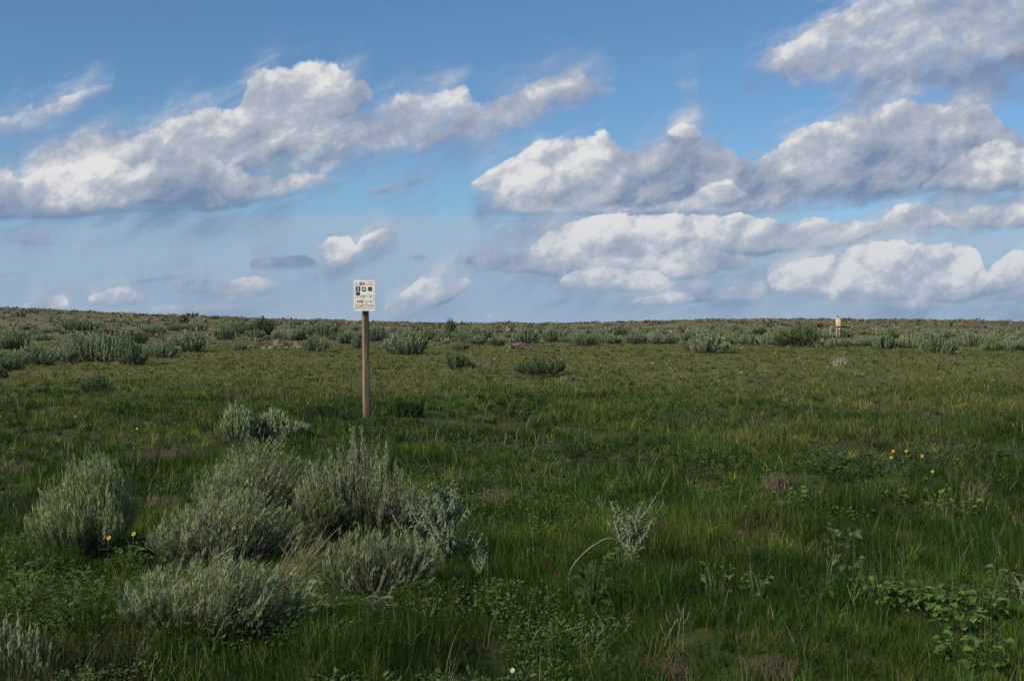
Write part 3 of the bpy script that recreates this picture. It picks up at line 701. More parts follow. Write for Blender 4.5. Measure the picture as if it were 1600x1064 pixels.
# arched dry stem
def arch():
    x, y, z = place(884, 918); z += .05; G = Geo()
    k = y/F
    pts = [(-3*k, 0, -.07), (8*k, 0, 16*k), (22*k, 0, 34*k), (40*k, .02, 49*k), (57*k, .04, 58*k), (66*k, .05, 61*k), (76*k, .06, 61*k), (90*k, .08, 52*k), (100*k, .1, 30*k)]
    P = np.array(pts); t = np.linspace(0, len(P)-1, 40); P = np.stack([np.interp(t, range(len(P)), P[:, i]) for i in range(3)], -1)
    ker = np.array([1, 2, 3, 2, 1])/9; Ps = P.copy()
    for i in range(3): Ps[2:-2, i] = np.convolve(P[:, i], ker, 'valid')
    G.tube(Ps, np.linspace(.0034, .0024, 40), (.40, .34, .27), 6)
    o = link('arched_stalk', G.mesh('arched_stalk'), M_wood, None, (x, y, z)); tag(o, 'single long pale dry stem arching left of the silvery branching thistle', 'dry stem')
arch()
def stalk(px, top, base, dx, label, seed):
    x, y, z = place(px, base); k = y/F; H = (base-top)*k; G = Geo()
    pts = [(dx*k*t**1.5, 0, H*t-.01) for t in np.linspace(0, 1, 9)]; G.tube(pts, np.linspace(.002, .0010, 9), (.40, .36, .26), 5)
    for i in range(3):
        t = .5+.15*i; p = np.array((dx*k*t**1.5, 0, H*t)); s = 1 if i % 2 else -1
        G.tube([p, p+np.array((s*.02, 0, .025)), p+np.array((s*.03, 0, .06))], [.0014, .001, .0007], (.50, .46, .36), 4)
    o = link('dry_stalk', G.mesh('dry_stalk'), M_wood, None, (x, y, z)); tag(o, label, 'dry stalk', 'single pale stalks in the foreground grass')
stalk(666, 940, 1002, 12, 'thin pale branched stalk in the grass below the sagebrush clump', 1)
stalk(942, 778, 818, -2, 'thin pale vertical stalk above the arched dry stem', 2)
stalk(1035, 968, 1025, 22, 'pale leaning stalk near the bottom edge right of centre', 3)
stalk(1068, 950, 1024, 1, 'straight thin stalk near the bottom edge, right of the leaning one', 4)
stalk(1298, 865, 915, 6, 'whitish stalk beside the grey green leafy plant', 5)
stalk(932, 985, 1015, 4, 'short grey stalk under the dark round leaved sprig', 6)
stalk(1340, 925, 962, -8, 'bare stalk below the drooping pale leaves', 7)

def stone(px, py, wpx, label, seed, mat=M_rock, flat=.45, name='rock', cat='rock', group=None, grow=1.0, n=10):
    r = np.random.default_rng(seed); x, y, z = place(px, py); w = wpx/F*y
    G = Geo(); m = n*2; th = np.linspace(0, 2*np.pi, m+1)[:-1]; ph = np.linspace(0, np.pi/2, n)
    V = []
    for i, p in enumerate(ph):
        for t in th:
            d = np.array([math.cos(t)*math.cos(p), math.sin(t)*math.cos(p)*.7, math.sin(p)*flat])
            q = 1+.5*(float(fbm(np.array([d[0]*2.2+seed*3.1]), np.array([d[1]*2.2+d[2]*3]), seed, 4)[0])-.5)*2
            V.append(d*w/2*q*grow-np.array([0, 0, .02 if i == 0 else 0]))
    V.append((0, 0, V[-1][2])); Q = []
    for i in range(n-1):
        for j in range(m): Q.append((i*m+j, i*m+(j+1) % m, (i+1)*m+(j+1) % m, (i+1)*m+j))
    G.add(V, Q, (1, 1, 1))
    o = link(name, G.mesh(name), mat, None, (x, y, z)); tag(o, label, cat, group); return o
stone(1052, 521, 30, 'largest pale rock in the group behind the band right of centre', 1, flat=.4, group='pale rocks behind the band', n=8)
stone(1036, 522, 16, 'small pale rock left of the largest one', 2, flat=.4, group='pale rocks behind the band', n=6)
stone(1075, 520, 18, 'flat pale rock right of the largest one', 3, flat=.3, group='pale rocks behind the band', n=6)
stone(1047, 576, 8, 'small pinkish stone in the olive grass at the centre right', 4, group='small stones in the olive grass', n=5)
stone(1021, 569, 10, 'small pale stone just above the pinkish stone', 5, group='small stones in the olive grass', n=5)
stone(1217, 582, 12, 'pale stone patch in the olive grass further right', 6, group='small stones in the olive grass', n=5, flat=.25)
stone(1158, 834, 26, 'reddish brown mound of bare soil left of the pale single leafed plant', 7, M_soil, .38, 'soil_mound', 'bare soil', n=10)
stone(1494, 551, 8, 'grey stone right of the yellow green grass clump', 8, flat=.7, group='small stones in the olive grass', n=5)
# eroded bank: bare earth step with loose stones
def bank():
    x0, y0, z0 = place(385, 543); x1, y1, z1 = place(478, 541); G = Geo(); n = 60
    ym = (y0+y1)/2; V = []
    for i in range(n+1):
        t = i/n; x = x0+(x1-x0)*t; y = y0+(y1-y0)*t+(vn(np.array([t*9]), np.array([1.]), 5)[0]-.5)*.8
        hgt = .34*math.sin(math.pi*t)**.6*(.6+.8*float(vn(np.array([t*17]), np.array([3.]), 8)[0]))
        zb = hz1(x, y)
        for (dy, dz) in ((-.45, -.03), (-.12, .05+.1*hgt), (0, hgt*.85), (.1, hgt), (1.0, hgt*.8), (2.8, -.05)):
            V.append((x-x0, y+dy-y0, zb+dz+float(vn(np.array([t*40]), np.array([dy*5]), 9)[0])*.06-z0))
    Q = [(i*6+j, (i+1)*6+j, (i+1)*6+j+1, i*6+j+1) for i in range(n) for j in range(5)]
    G.add(V, Q, (1, 1, 1)); o = link('earth_bank', G.mesh('earth_bank'), surfmat('bank_soil', [(.05, .038, .026), (.12, .09, .06), (.20, .155, .11)], 2.2, .95, (1, 1, 4), bump=.8, bdist=.1), None, (x0, y0, z0))
    tag(o, 'low eroded bank of bare brown earth left of the compact sagebrush', 'earth bank')
bank()
for i, (px, w) in enumerate([(412, 9), (424, 12), (436, 8), (447, 10), (458, 7), (468, 13)]):
    stone(px, 544-(i == 5)*1, w, ['leftmost dark stone on the earth bank', 'long pale stone in the left part of the earth bank', 'small stone in the middle of the earth bank', 'pale stone right of the middle of the earth bank', 'smallest stone near the right end of the earth bank', 'tan lump of earth at the right end of the bank'][i], 30+i, group='stones on the earth bank', n=5, flat=.4)

# ------------------------------------------------------------------ sign
SY = 20.5; K_ = SY/F; sx = (570-800)*K_
def sign():
    xb = (572-800)*K_; zb = hz1(xb, SY+.05)
    e = empty('trail_sign', (xb, SY+.05, zb)); tag(e, 'white notice sign with four black symbols on a weathered wooden post', 'sign')
    # post, squared timber turned a little so its left face shows, slightly leaning
    ztop = CAMZ+(HZ-470)*K_-zb; w = .053; rot = R(24); dx = sx-xb
    V = []; nz = 26
    for k in range(nz+1):
        t = k/nz; zz = -.12+(ztop+.12)*t
        for (a, b) in ((-1, -1), (-.72, -1.06), (.72, -1.06), (1, -1), (1.04, -.7), (1.04, .7), (1, 1), (-1, 1), (-1.04, .7), (-1.04, -.7)):
            j = 1+.05*(random.random()-.5)
            u = a*w*j*.86; v = b*w*j*.86
            V.append((u*math.cos(rot)-v*math.sin(rot)+dx*t, u*math.sin(rot)+v*math.cos(rot), zz))
    Q = [(k*10+i, k*10+(i+1) % 10, (k+1)*10+(i+1) % 10, (k+1)*10+i) for k in range(nz) for i in range(10)]
    t0 = nz*10; Q += [(t0, t0+1, t0+2, t0+3), (t0, t0+3, t0+6, t0+7), (t0+3, t0+4, t0+5, t0+6), (t0, t0+7, t0+8, t0+9)]
    G = Geo(); G.add(V, Q, (1, 1, 1))
    m, nt, out = nmat('post_wood'); N = nt.nodes; L = nt.links
    tc = N.new('ShaderNodeTexCoord'); mp = N.new('ShaderNodeMapping'); mp.inputs['Scale'].default_value = (38, 38, 1.6); L.new(tc.outputs['Object'], mp.inputs[0])
    n1 = N.new('ShaderNodeTexNoise'); n1.inputs['Scale'].default_value = 1; n1.inputs['Detail'].default_value = 8; L.new(mp.outputs[0], n1.inputs['Vector'])
    n2 = N.new('ShaderNodeTexNoise'); n2.inputs['Scale'].default_value = 2.2; n2.inputs['Detail'].default_value = 4; L.new(tc.outputs['Object'], n2.inputs['Vector'])
    r1 = N.new('ShaderNodeValToRGB'); L.new(n1.outputs[0], r1.inputs[0]); e_ = r1.color_ramp.elements
    e_[0].position = .32; e_[0].color = (.05, .028, .016, 1); e_[1].position = .68; e_[1].color = (.33, .20, .10, 1)
    r2 = N.new('ShaderNodeValToRGB'); L.new(n1.outputs[0], r2.inputs[0]); e_ = r2.color_ramp.elements
    e_[0].position = .32; e_[0].color = (.08, .06, .045, 1); e_[1].position = .68; e_[1].color = (.27, .205, .14, 1)
    mx = N.new('ShaderNodeMix'); mx.data_type = 'RGBA'; L.new(n2.outputs[0], mx.inputs[0]); L.new(r1.outputs[0], mx.inputs[6]); L.new(r2.outputs[0], mx.inputs[7])
    p = N.new('ShaderNodeBsdfPrincipled'); L.new(mx.outputs[2], p.inputs['Base Color']); p.inputs['Roughness'].default_value = .85
    b = N.new('ShaderNodeBump'); b.inputs['Strength'].default_value = .8; b.inputs['Distance'].default_value = .006; L.new(n1.outputs[0], b.inputs['Height']); L.new(b.outputs[0], p.inputs['Normal']); L.new(p.outputs[0], out.inputs[0])
    link('post', G.mesh('post'), m, e)
    # panel: rounded aluminium sheet
    PW, PH, TH = 32.5*K_, 47.5*K_, .003
    cz = CAMZ+(HZ-462)*K_-zb; cx = dx; yf = -.05-w*1.25
    def rr(w_, h_, r_, y, n=6):
        pts = []
        for (sx_, sz_, a0) in ((1, 1, 0), (-1, 1, 90), (-1, -1, 180), (1, -1, 270)):
            for i in range(n+1):
                a = R(a0+90*i/n); pts.append((sx_*(w_/2-r_)+r_*math.cos(a), y, sz_*(h_/2-r_)+r_*math.sin(a)))
        return pts
    def plate(name, w_, h_, r_, x_, z_, y_, th, mat, par, base=None, split=None):
        f_ = rr(w_, h_, r_, y_); bk = rr(w_, h_, r_, y_+th); n = len(f_)
        me = bpy.data.meshes.new(name); me.from_pydata([(a+x_, b_, c+z_) for a, b_, c in f_+bk], [], [list(range(n))]+[[i+n for i in range(n)][::-1]]+[[i, i+n, (i+1) % n+n, (i+1) % n] for i in range(n)])
        return link(name, me, mat, par)
    def paint(name, cols, sc_=30, rough=.45, lo=.35, hi=.65, st=(1, 1, 1)): return surfmat(name, cols, sc_, rough, st, lo=lo, hi=hi)
    m_wh = paint('sign_white', [(.60, .57, .50), (.78, .76, .70), (.80, .79, .74)], 9)
    pan = plate('panel', PW, PH, .026, cx, cz, yf, TH, m_wh, e)
    def local(px, py): return (px-570.0)*K_*1.0+cx, cz+(462-py)*K_
    y1 = yf-.0012; y2 = yf-.0024
    m_blk = paint('symbol_black', [(.012, .011, .013), (.035, .028, .03)], 12)
    m_pk = paint('faded_print', [(.32, .23, .21), (.62, .52, .46), (.72, .66, .58)], 55, lo=.38, hi=.6)
    m_dk = paint('dark_print', [(.07, .055, .06), (.30, .24, .24)], 60)
    m_or = paint('tan_print', [(.42, .25, .11), (.60, .44, .26)], 45)
    def block(x0, y0, x1, y1_, mat, name, yy, r_=.002, par=None):
        a, b = local(x0, y0); c, d = local(x1, y1_); return plate(name, c-a, b-d, r_, (a+c)/2, (b+d)/2, yy, .0011, mat, par or e)
    # from the enlarged photograph: 15.2 px per photo pixel, origin (540,430)
    def q(x0, y0, x1, y1_): return 540+x0/15.2, 430+y0/15.2, 540+x1/15.2, 430+y1_/15.2
    block(*q(248, 168, 664, 256), m_pk, 'header_band', y1)
    block(*q(236, 172, 246, 800), m_pk, 'inner_border', y1, .0003); block(*q(664, 172, 672, 800), m_pk, 'inner_border', y1, .0003)
    for (a, b, c, d) in ((350, 172, 372, 246), (384, 178, 408, 240), (420, 180, 452, 240), (276, 190, 300, 214), (310, 186, 332, 236), (480, 190, 500, 220), (512, 186, 536, 236), (552, 190, 580, 214), (596, 196, 606, 240), (620, 186, 650, 206)):
        block(*q(a, b, c, d), m_dk if 340 < a < 460 else m_wh, 'header_mark', y2, .001)
    sq = []
    for (a, b, c, d) in ((260, 276, 362, 380), (398, 288, 500, 390), (545, 286, 640, 382), (260, 396, 356, 486)):
        sq.append(block(*q(a, b, c, d), m_blk, 'symbol_square', y1, .007))
    m_fd = paint('symbol_faded', [(.10, .09, .09), (.17, .15, .15)], 30)
    def poly(pts, mat, par, name='symbol'):
        P = []
        for (a, b) in pts:
            X, Z = local(540+a/15.2, 430+b/15.2); P.append((X, y2, Z))
        n = len(P); me = bpy.data.meshes.new(name); me.from_pydata(P+[(a, b+.0011, c) for a, b, c in P], [], [list(range(n)), [i+n for i in range(n)][::-1]]+[[i, i+n, (i+1) % n+n, (i+1) % n] for i in range(n)])
        return link(name, me, mat, par)
    # hiker: head, body with stride and staff
    poly([(306, 294), (316, 290), (324, 298), (322, 310), (326, 324), (332, 336), (326, 340), (320, 334), (320, 346), (330, 366), (322, 368), (312, 352), (302, 368), (294, 366), (304, 346), (302, 334), (292, 342), (288, 336), (300, 318), (304, 308)], m_wh, sq[0])
    # four legged animal with rider hump, walking left
    poly([(410, 344), (416, 330), (426, 326), (440, 318), (462, 316), (474, 308), (486, 310), (486, 322), (480, 334), (482, 366), (474, 368), (470, 348), (446, 350), (432, 356), (428, 370), (418, 370), (420, 352)], m_wh, sq[1])
    poly([(562, 336), (572, 322), (588, 318), (606, 318), (618, 326), (624, 338), (624, 348), (612, 352), (606, 344), (582, 344), (576, 352), (562, 348)], m_fd, sq[2])
    poly([(278, 440), (290, 424), (306, 418), (324, 422), (338, 436), (336, 452), (322, 452), (314, 442), (300, 444), (292, 454), (278, 452)], m_fd, sq[3])
    block(*q(362, 472, 484, 542), m_pk, 'text_block', y1); block(*q(272, 508, 330, 544), m_or, 'text_block', y1); block(*q(576, 474, 638, 546), m_or, 'text_block', y1)
    block(*q(272, 596, 442, 664), m_or, 'text_block', y1); block(*q(584, 598, 638, 664), m_or, 'text_block', y1); block(*q(248, 702, 664, 812), m_pk, 'text_block', y1)
    # rows of worn, unreadable lettering
    rows = [(372, 482, 482, m_dk), (350, 484, 518, m_or), (508, 560, 482, m_dk), (508, 562, 528, m_dk), (296, 440, 604, m_dk), (320, 440, 642, m_dk), (470, 570, 606, m_dk), (480, 570, 646, m_dk), (250, 380, 706, m_dk), (520, 650, 706, m_dk), (270, 460, 752, m_dk), (300, 640, 796, m_wh)]
    for (a, b, yy, mt) in rows:
        xx = a
        while xx < b-8:
            wd = random.uniform(5, 11); block(*q(xx, yy, xx+wd, yy+random.uniform(9, 14)), mt, 'lettering', y2, .0003); xx += wd+random.uniform(4, 9)
    block(*q(396, 682, 424, 722), m_dk, 'text_mark', y2-.001, .001); block(*q(486, 682, 514, 704), m_dk, 'text_mark', y2-.001, .001)
    # bolts
    for py in (441.5, 482):
        X, Z = local(570, py); G = Geo(); G.tube([(X, yf, Z), (X, yf-.003, Z), (X, yf-.005, Z)], [.007, .007, .003], (.5, .5, .5), 8); link('bolt', G.mesh('bolt'), surfmat('bolt_metal', [(.3, .28, .26), (.4, .38, .35)], 20, .5, metal=.7), e)
sign()

# ------------------------------------------------------------------ utility box on pipe frame, with a bird
def rig():
    x, y, z = place(1308, 528); k = y/F
    e = empty('utility_box', (x, y, z)); tag(e, 'weathered tan utility box on a rusty pipe frame behind the band of sagebrush', 'utility box')
    def P(px, py, dy=0): return np.array(((px-1308)*k, dy, CAMZ+(HZ-py)*k-z))
    m_t = surfmat('tan_paint', [(.24, .12, .055), (.50, .36, .20), (.60, .46, .29)], 4, .7, lo=.3, hi=.6)
    m_r = surfmat('rusty_pipe', [(.05, .025, .015), (.13, .07, .04)], 6, .8); m_c = surfmat('pale_pipe', [(.38, .28, .18), (.52, .42, .30)], 6, .7)
    rot = R(-20); rm = [[math.cos(rot), -math.sin(rot), 0], [math.sin(rot), math.cos(rot), 0], [0, 0, 1]]
    a = P(1305.6, 497.5); b = P(1314.4, 510.2); G = Geo(); c = (a+b)/2; d = (b[0]-a[0])*.88
    G.box((c[0], 0, c[2]), (d, d*.85, a[2]-b[2]), (1, 1, 1), rm)
    bo = link('cabinet', G.mesh('cabinet'), m_t, e)
    mod = bo.modifiers.new('bevel', 'BEVEL'); mod.width = .03; mod.segments = 2
    G = Geo(); G.box((c[0], 0, a[2]+.015), (d*1.1, d*.95, .05), (1, 1, 1), rm); link('lid', G.mesh('lid'), m_t, bo)
    fr = np.array((math.sin(rot), -math.cos(rot), 0)); cc = P(1308.4, 503.6); ctr = np.array((cc[0], 0, cc[2]))+fr*(d*.85/2)
    ctr = np.array((c[0], 0, cc[2]))+fr*(d*.425)+np.array((-math.cos(rot), -math.sin(rot), 0))*.06
    G = Geo(); G.tube([ctr, ctr+fr*.02], [.085, .085], (1, 1, 1), 16); g_ = link('dial', G.mesh('dial'), surfmat('dial_white', [(.7, .68, .64), (.8, .78, .75)], 9, .5), bo)
    G = Geo(); G.tube([ctr+fr*.02, ctr+fr*.03], [.03, .03], (1, 1, 1), 12); link('dial_centre', G.mesh('dial_centre'), m_r, g_)
    G = Geo(); G.tube([P(1297.5, 531), P(1297.6, 513), P(1298.1, 511.4), P(1299.4, 510.6), P(1306, 510.4)], .045, (1, 1, 1), 8); link('left_pipe_leg', G.mesh('pipe_leg'), m_c, e).name = 'pipe_leg'
    G = Geo(); G.tube([P(1306, 510.6, .02), P(1331.5, 511.2, .02)], .05, (1, 1, 1), 8); link('cross_pipe', G.mesh('cross_pipe'), m_r, e)
    G = Geo(); G.tube([P(1331.6, 509.6, .02), P(1331.6, 513, .02)], .06, (1, 1, 1), 8); link('pipe_cap', G.mesh('pipe_cap'), m_c, e)
    G = Geo(); G.tube([P(1332, 531, .02), P(1332, 512, .02)], .04, (1, 1, 1), 8); link('pipe_leg', G.mesh('pipe_leg'), m_r, e)
    G = Geo(); G.tube([P(1307, 530, -.08), P(1306.6, 520, -.08), P(1307.6, 512, -.08)], .05, (1, 1, 1), 8); link('pipe_leg', G.mesh('pipe_leg'), m_c, e)
    G = Geo(); G.tube([P(1312, 530, .05), P(1311.6, 518, .05), P(1311.4, 510, .05)], [.07, .07, .09], (1, 1, 1), 10); link('pedestal', G.mesh('pedestal'), m_c, e)
    G = Geo(); G.tube([P(1309.7, 514.6, -.15), P(1312.8, 514.6, -.15)], [.1, .1], (1, 1, 1), 12); link('valve', G.mesh('valve'), m_c, e)
    G = Geo(); G.tube([P(1337.5, 509.5, .3), P(1341, 509.4, .3), P(1341, 507.5, .3)], .02, (1, 1, 1), 6); 
    # bird
    bx = x+P(1308.8, 497)[0]; bz = z+a[2]+.042
    B = Geo(); dk = (.035, .033, .04)
    B.tube([(-.075, 0, .03), (-.04, 0, .055), (0, 0, .075), (.03, 0, .10), (.045, 0, .125), (.06, 0, .135), (.078, 0, .133)], [.008, .024, .036, .034, .024, .022, .006], dk, 10)
    B.tube([(-.06, 0, .04), (-.10, 0, .012), (-.135, 0, -.01)], [.014, .014, .010], dk, 6)
    B.tube([(.072, 0, .133), (.095, 0, .13)], [.006, .001], dk, 5)
    for s in (-1, 1):
        B.tube([(.0, s*.014, .05), (.005, s*.014, .0)], [.004, .003], dk, 5)
        B.tube([(.02, s*.03, .10), (-.02, s*.036, .075), (-.08, s*.02, .04)], [.008, .014, .004], dk, 6)
    o = link('bird', B.mesh('bird'), M_scrub, None, (bx, y, bz)); o.rotation_euler = (0, 0, R(160)); o.scale = (1.3, 1.3, 1.3)
    for pl in o.data.polygons: pl.use_smooth = True
    tag(o, 'small dark bird perched on top of the tan utility box', 'bird')
rig()

# ------------------------------------------------------------------ sky
SUN_EL, SUN_AZ = 33.0, -124.0        # azimuth from +Y, clockwise; the sun stands left and behind the viewer
az = R(SUN_AZ); el = R(SUN_EL)
sd = np.array([math.sin(az)*math.cos(el), math.cos(az)*math.cos(el), math.sin(el)])
sl = bpy.data.lights.new('sun', 'SUN'); sl.energy = 5.0; sl.angle = R(.5); sl.color = (1, .92, .77)
so = bpy.data.objects.new('sun', sl); COL.objects.link(so); so.location = (-20, -10, 30)
from mathutils import Vector
so.rotation_euler = Vector(-sd).to_track_quat('-Z', 'Y').to_euler()
w = bpy.data.worlds.new('World'); sc.world = w; w.use_nodes = True
nt = w.node_tree; nt.nodes.clear(); N = nt.nodes; L = nt.links
def setin(s, v):
    if isinstance(v, bpy.types.NodeSocket): L.new(v, s)
    else: s.default_value = v
def mth(op, a, b=None, c=None, clamp=False):
    n = N.new('ShaderNodeMath'); n.operation = op; n.use_clamp = clamp; setin(n.inputs[0], a)
    if b is not None: setin(n.inputs[1], b)
    if c is not None: setin(n.inputs[2], c)
    return n.outputs[0]
def mrange(v, a, b, c=0.0, d=1.0, smooth=True):
    n = N.new('ShaderNodeMapRange'); n.interpolation_type = 'SMOOTHSTEP' if smooth else 'LINEAR'
    for i, q in enumerate((v, a, b, c, d)): setin(n.inputs[i], q)
    return n.outputs[0]
def cmix(f, a, b, mode='MIX'):
    n = N.new('ShaderNodeMix'); n.data_type = 'RGBA'; n.blend_type = mode; n.clamp_factor = True
    setin(n.inputs[0], f); setin(n.inputs[6], a); setin(n.inputs[7], b); return n.outputs[2]
tc = N.new('ShaderNodeTexCoord'); sep = N.new('ShaderNodeSeparateXYZ'); L.new(tc.outputs['Generated'], sep.inputs[0])
dx, dy, dz = sep.outputs
yy = mth('MAXIMUM', dy, .12)
X = mth('DIVIDE', dx, yy); Y = mth('DIVIDE', dz, yy)      # tangent of bearing and of height above the horizon
BG = 0.1
def srgb(r, g, b, k=1.0):
    f = lambda c: ((c/255+.055)/1.055)**2.4 if c/255 > .04045 else c/255/12.92
    return (f(r)*k, f(g)*k, f(b)*k, 1)
def noise(vec, scale, detail, rough=.55, lac=2.0, off=(0, 0, 0), st=(1, 1, 1), dist=0):
    mp = N.new('ShaderNodeMapping'); mp.inputs['Location'].default_value = off; mp.inputs['Scale'].default_value = st; L.new(vec, mp.inputs[0])
    n = N.new('ShaderNodeTexNoise'); n.inputs['Scale'].default_value = scale; n.inputs['Detail'].default_value = detail; n.inputs['Roughness'].default_value = rough
    n.inputs['Lacunarity'].default_value = lac; n.inputs['Distortion'].default_value = dist; L.new(mp.outputs[0], n.inputs['Vector']); return n
cv = N.new('ShaderNodeCombineXYZ'); L.new(X, cv.inputs[0]); L.new(Y, cv.inputs[1])
# shared warp
wn = noise(cv.outputs[0], 16, 4, .6)
vm = N.new('ShaderNodeVectorMath'); vm.operation = 'MULTIPLY_ADD'; L.new(wn.outputs['Color'], vm.inputs[0]); vm.inputs[1].default_value = (.026, .018, 0); L.new(cv.outputs[0], vm.inputs[2])
WV = vm.outputs[0]
RA = R(24); LX0, LY0 = -.0055, .0085
vr = N.new('ShaderNodeVectorRotate'); vr.rotation_type = 'Z_AXIS'; L.new(WV, vr.inputs['Vector']); vr.inputs['Angle'].default_value = -RA; WV = vr.outputs[0]
LX, LY = LX0*math.cos(-RA)-LY0*math.sin(-RA), LX0*math.sin(-RA)+LY0*math.cos(-RA)
def billow(off, detail):
    mp = N.new('ShaderNodeMapping'); mp.inputs['Location'].default_value = off; mp.inputs['Scale'].default_value = (.95, 1.4, 1); L.new(WV, mp.inputs[0])
    v = N.new('ShaderNodeTexVoronoi'); v.voronoi_dimensions = '2D'; v.feature = 'SMOOTH_F1'; v.inputs['Scale'].default_value = 24
    v.inputs['Detail'].default_value = detail; v.inputs['Roughness'].default_value = .55; v.inputs['Lacunarity'].default_value = 2.3; v.inputs['Smoothness'].default_value = .45
    v.normalize = True
    L.new(mp.outputs[0], v.inputs['Vector']); return v.outputs['Distance']
v1 = billow((0, 0, 0), 4); v2 = billow((LX*.95, LY*1.4, 0), 3)
n_big = noise(WV, 11, 6, .58, st=(.9, 1.4, 1)).outputs[0]
n_big2 = noise(WV, 11, 4, .58, st=(.9, 1.4, 1), off=(LX*2.2*.9, LY*2.2*1.4, 0)).outputs[0]
n_det = noise(WV, 42, 7, .62, st=(1, 1.4, 1), off=(3, 1, 0)).outputs[0]
n_wisp = noise(WV, 15, 8, .62, off=(7, 2, 0), st=(.6, 1.9, 1)).outputs[0]
n_soft = noise(cv.outputs[0], 6, 3, .5, off=(9, 4, 0), st=(1, 2, 1)).outputs[0]
puff = mth('ADD', mth('MULTIPLY', mth('SUBTRACT', n_big, n_big2), 1.3), mth('MULTIPLY', mth('SUBTRACT', v2, v1), 2.1))
puff = mth('ADD', puff, mth('MULTIPLY', mth('SUBTRACT', n_det, .5), .14))
disp = mth('ADD', mth('MULTIPLY', mth('SUBTRACT', n_big, .5), 1.05), mth('ADD', mth('MULTIPLY', mth('SUBTRACT', .36, v1), .5), mth('ADD', mth('MULTIPLY', mth('SUBTRACT', n_det, .5), .75), .10)))
PX0, PX1 = -500.0, 2100.0
U = mth('DIVIDE', mth('ADD', mth('MULTIPLY', X, F), 800-PX0), PX1-PX0, clamp=True)
def curve(pts, lo, hi):
    """pts (photo px, value) -> value as a function of bearing"""
    n = N.new('ShaderNodeFloatCurve'); c = n.mapping.curves[0]
    pts = sorted(pts); P = [((p-PX0)/(PX1-PX0), (v-lo)/(hi-lo)) for p, v in pts]
    if P[0][0] > 0: P.insert(0, (0, P[0][1]))
    if P[-1][0] < 1: P.append((1, P[-1][1]))
    while len(c.points) < len(P): c.points.new(.5, .5)
    for i, (a, b) in enumerate(P): c.points[i].location = (min(max(a, 0), 1), b)
    for p in c.points: p.handle_type = 'VECTOR'
    n.mapping.use_clip = False; n.mapping.update(); L.new(U, n.inputs['Value'])
    return mth('MULTIPLY_ADD', n.outputs[0], hi-lo, lo)
# sky base
sky = N.new('ShaderNodeTexSky'); sky.sky_type = 'NISHITA'; sky.sun_disc = False; sky.sun_elevation = el; sky.sun_rotation = az
sky.air_density = 1.0; sky.dust_density = .3; sky.ozone_density = 2.5; sky.altitude = 1200
SKYG = (.66, .86, 1.0, 1)
base = cmix(1.0, sky.outputs[0], SKYG, 'MULTIPLY')
XK = 1/BG
PY = mth('SUBTRACT', HZ, mth('MULTIPLY', Y, F))     # row in photo units, down
E = 1.0
LIT, LIT2, SH1, SH2 = srgb(226, 226, 225, XK), srgb(178, 185, 198, XK), srgb(146, 160, 182, XK), srgb(114, 137, 169, XK)
base = cmix(mrange(PY, 260, 500, 0, .8), base, srgb(141, 169, 199, XK))
# veil of thin high cloud low in the sky
vt = curve([(-500, 330), (0, 345), (200, 330), (420, 318), (600, 322), (800, 318), (1000, 330), (1300, 345), (2100, 350)], 200, 500)
va = mth('MULTIPLY', mrange(mth('SUBTRACT', PY, mth('ADD', vt, mth('MULTIPLY', disp, 30))), 0, 26), mth('MULTIPLY', mrange(n_soft, .25, .7, .4, .9), mrange(n_wisp, .3, .65, .6, 1)))
va = mth('MULTIPLY', va, curve([(-500, 1), (640, 1), (800, .8), (1100, .55), (2100, .5)], 0, 1))
col = cmix(va, base, srgb(166, 183, 202, XK))
def layer(col, top, bot, lit, amp=22, soft=10, bsoft=16, bamp=.8, dens=1.0, gap=None, warm=None):
    """one bank of cloud: outline rows above and below by bearing, lit share by bearing"""
    T = curve(top, -300, 700); B = curve(bot, -300, 700); Lc = curve(lit, -1, 2)
    th = mth('SUBTRACT', B, T)
    k = mrange(th, 0, 70, .5, 1.0, False)
    d1 = mth('SUBTRACT', mth('ADD', mth('SUBTRACT', PY, T), mth('MULTIPLY', mth('MULTIPLY', disp, amp*2.6), k)), 0)
    d2 = mth('ADD', mth('SUBTRACT', B, PY), mth('MULTIPLY', mth('MULTIPLY', disp, amp*2.6*bamp), k))
    a = mth('MULTIPLY', mrange(d1, 0, soft), mrange(d2, 0, bsoft))
    a = mth('MULTIPLY', a, mrange(th, -2, 10))
    if dens < 1: a = mth('MULTIPLY', a, mth('MULTIPLY', mrange(n_det, .25, .6, .55, 1), dens))
    hal = mth('MULTIPLY', mrange(d1, -60, 20), mrange(d2, -66, 20))
    hal = mth('MULTIPLY', mth('MULTIPLY', hal, mrange(th, -10, 30)), mrange(n_wisp, .40, .68, 0, .8))
    a = mth('MAXIMUM', a, hal)
    h = mth('DIVIDE', d2, mth('MAXIMUM', th, 14))                # 0 at the base, 1 at the top
    s = mth('ADD', mth('MULTIPLY', mrange(h, -.05, 1.0, smooth=False), .75), puff)
    s = mth('ADD', s, mth('MULTIPLY', mth('SUBTRACT', Lc, .67), 1.0))
    s = mth('ADD', s, mth('MULTIPLY', mth('SUBTRACT', n_soft, .5), .9))
    s = mth('SUBTRACT', s, mrange(h, 0, .45, .8, .0))
    c = cmix(mrange(s, .52, 1.2), cmix(mrange(s, -.55, .62, smooth=False), SH2 if not warm else warm, LIT2), LIT)
    return cmix(a, col, c)
G_ = 20   # gap: top below bottom
def gapc(segs, bottom=False):
    return segs
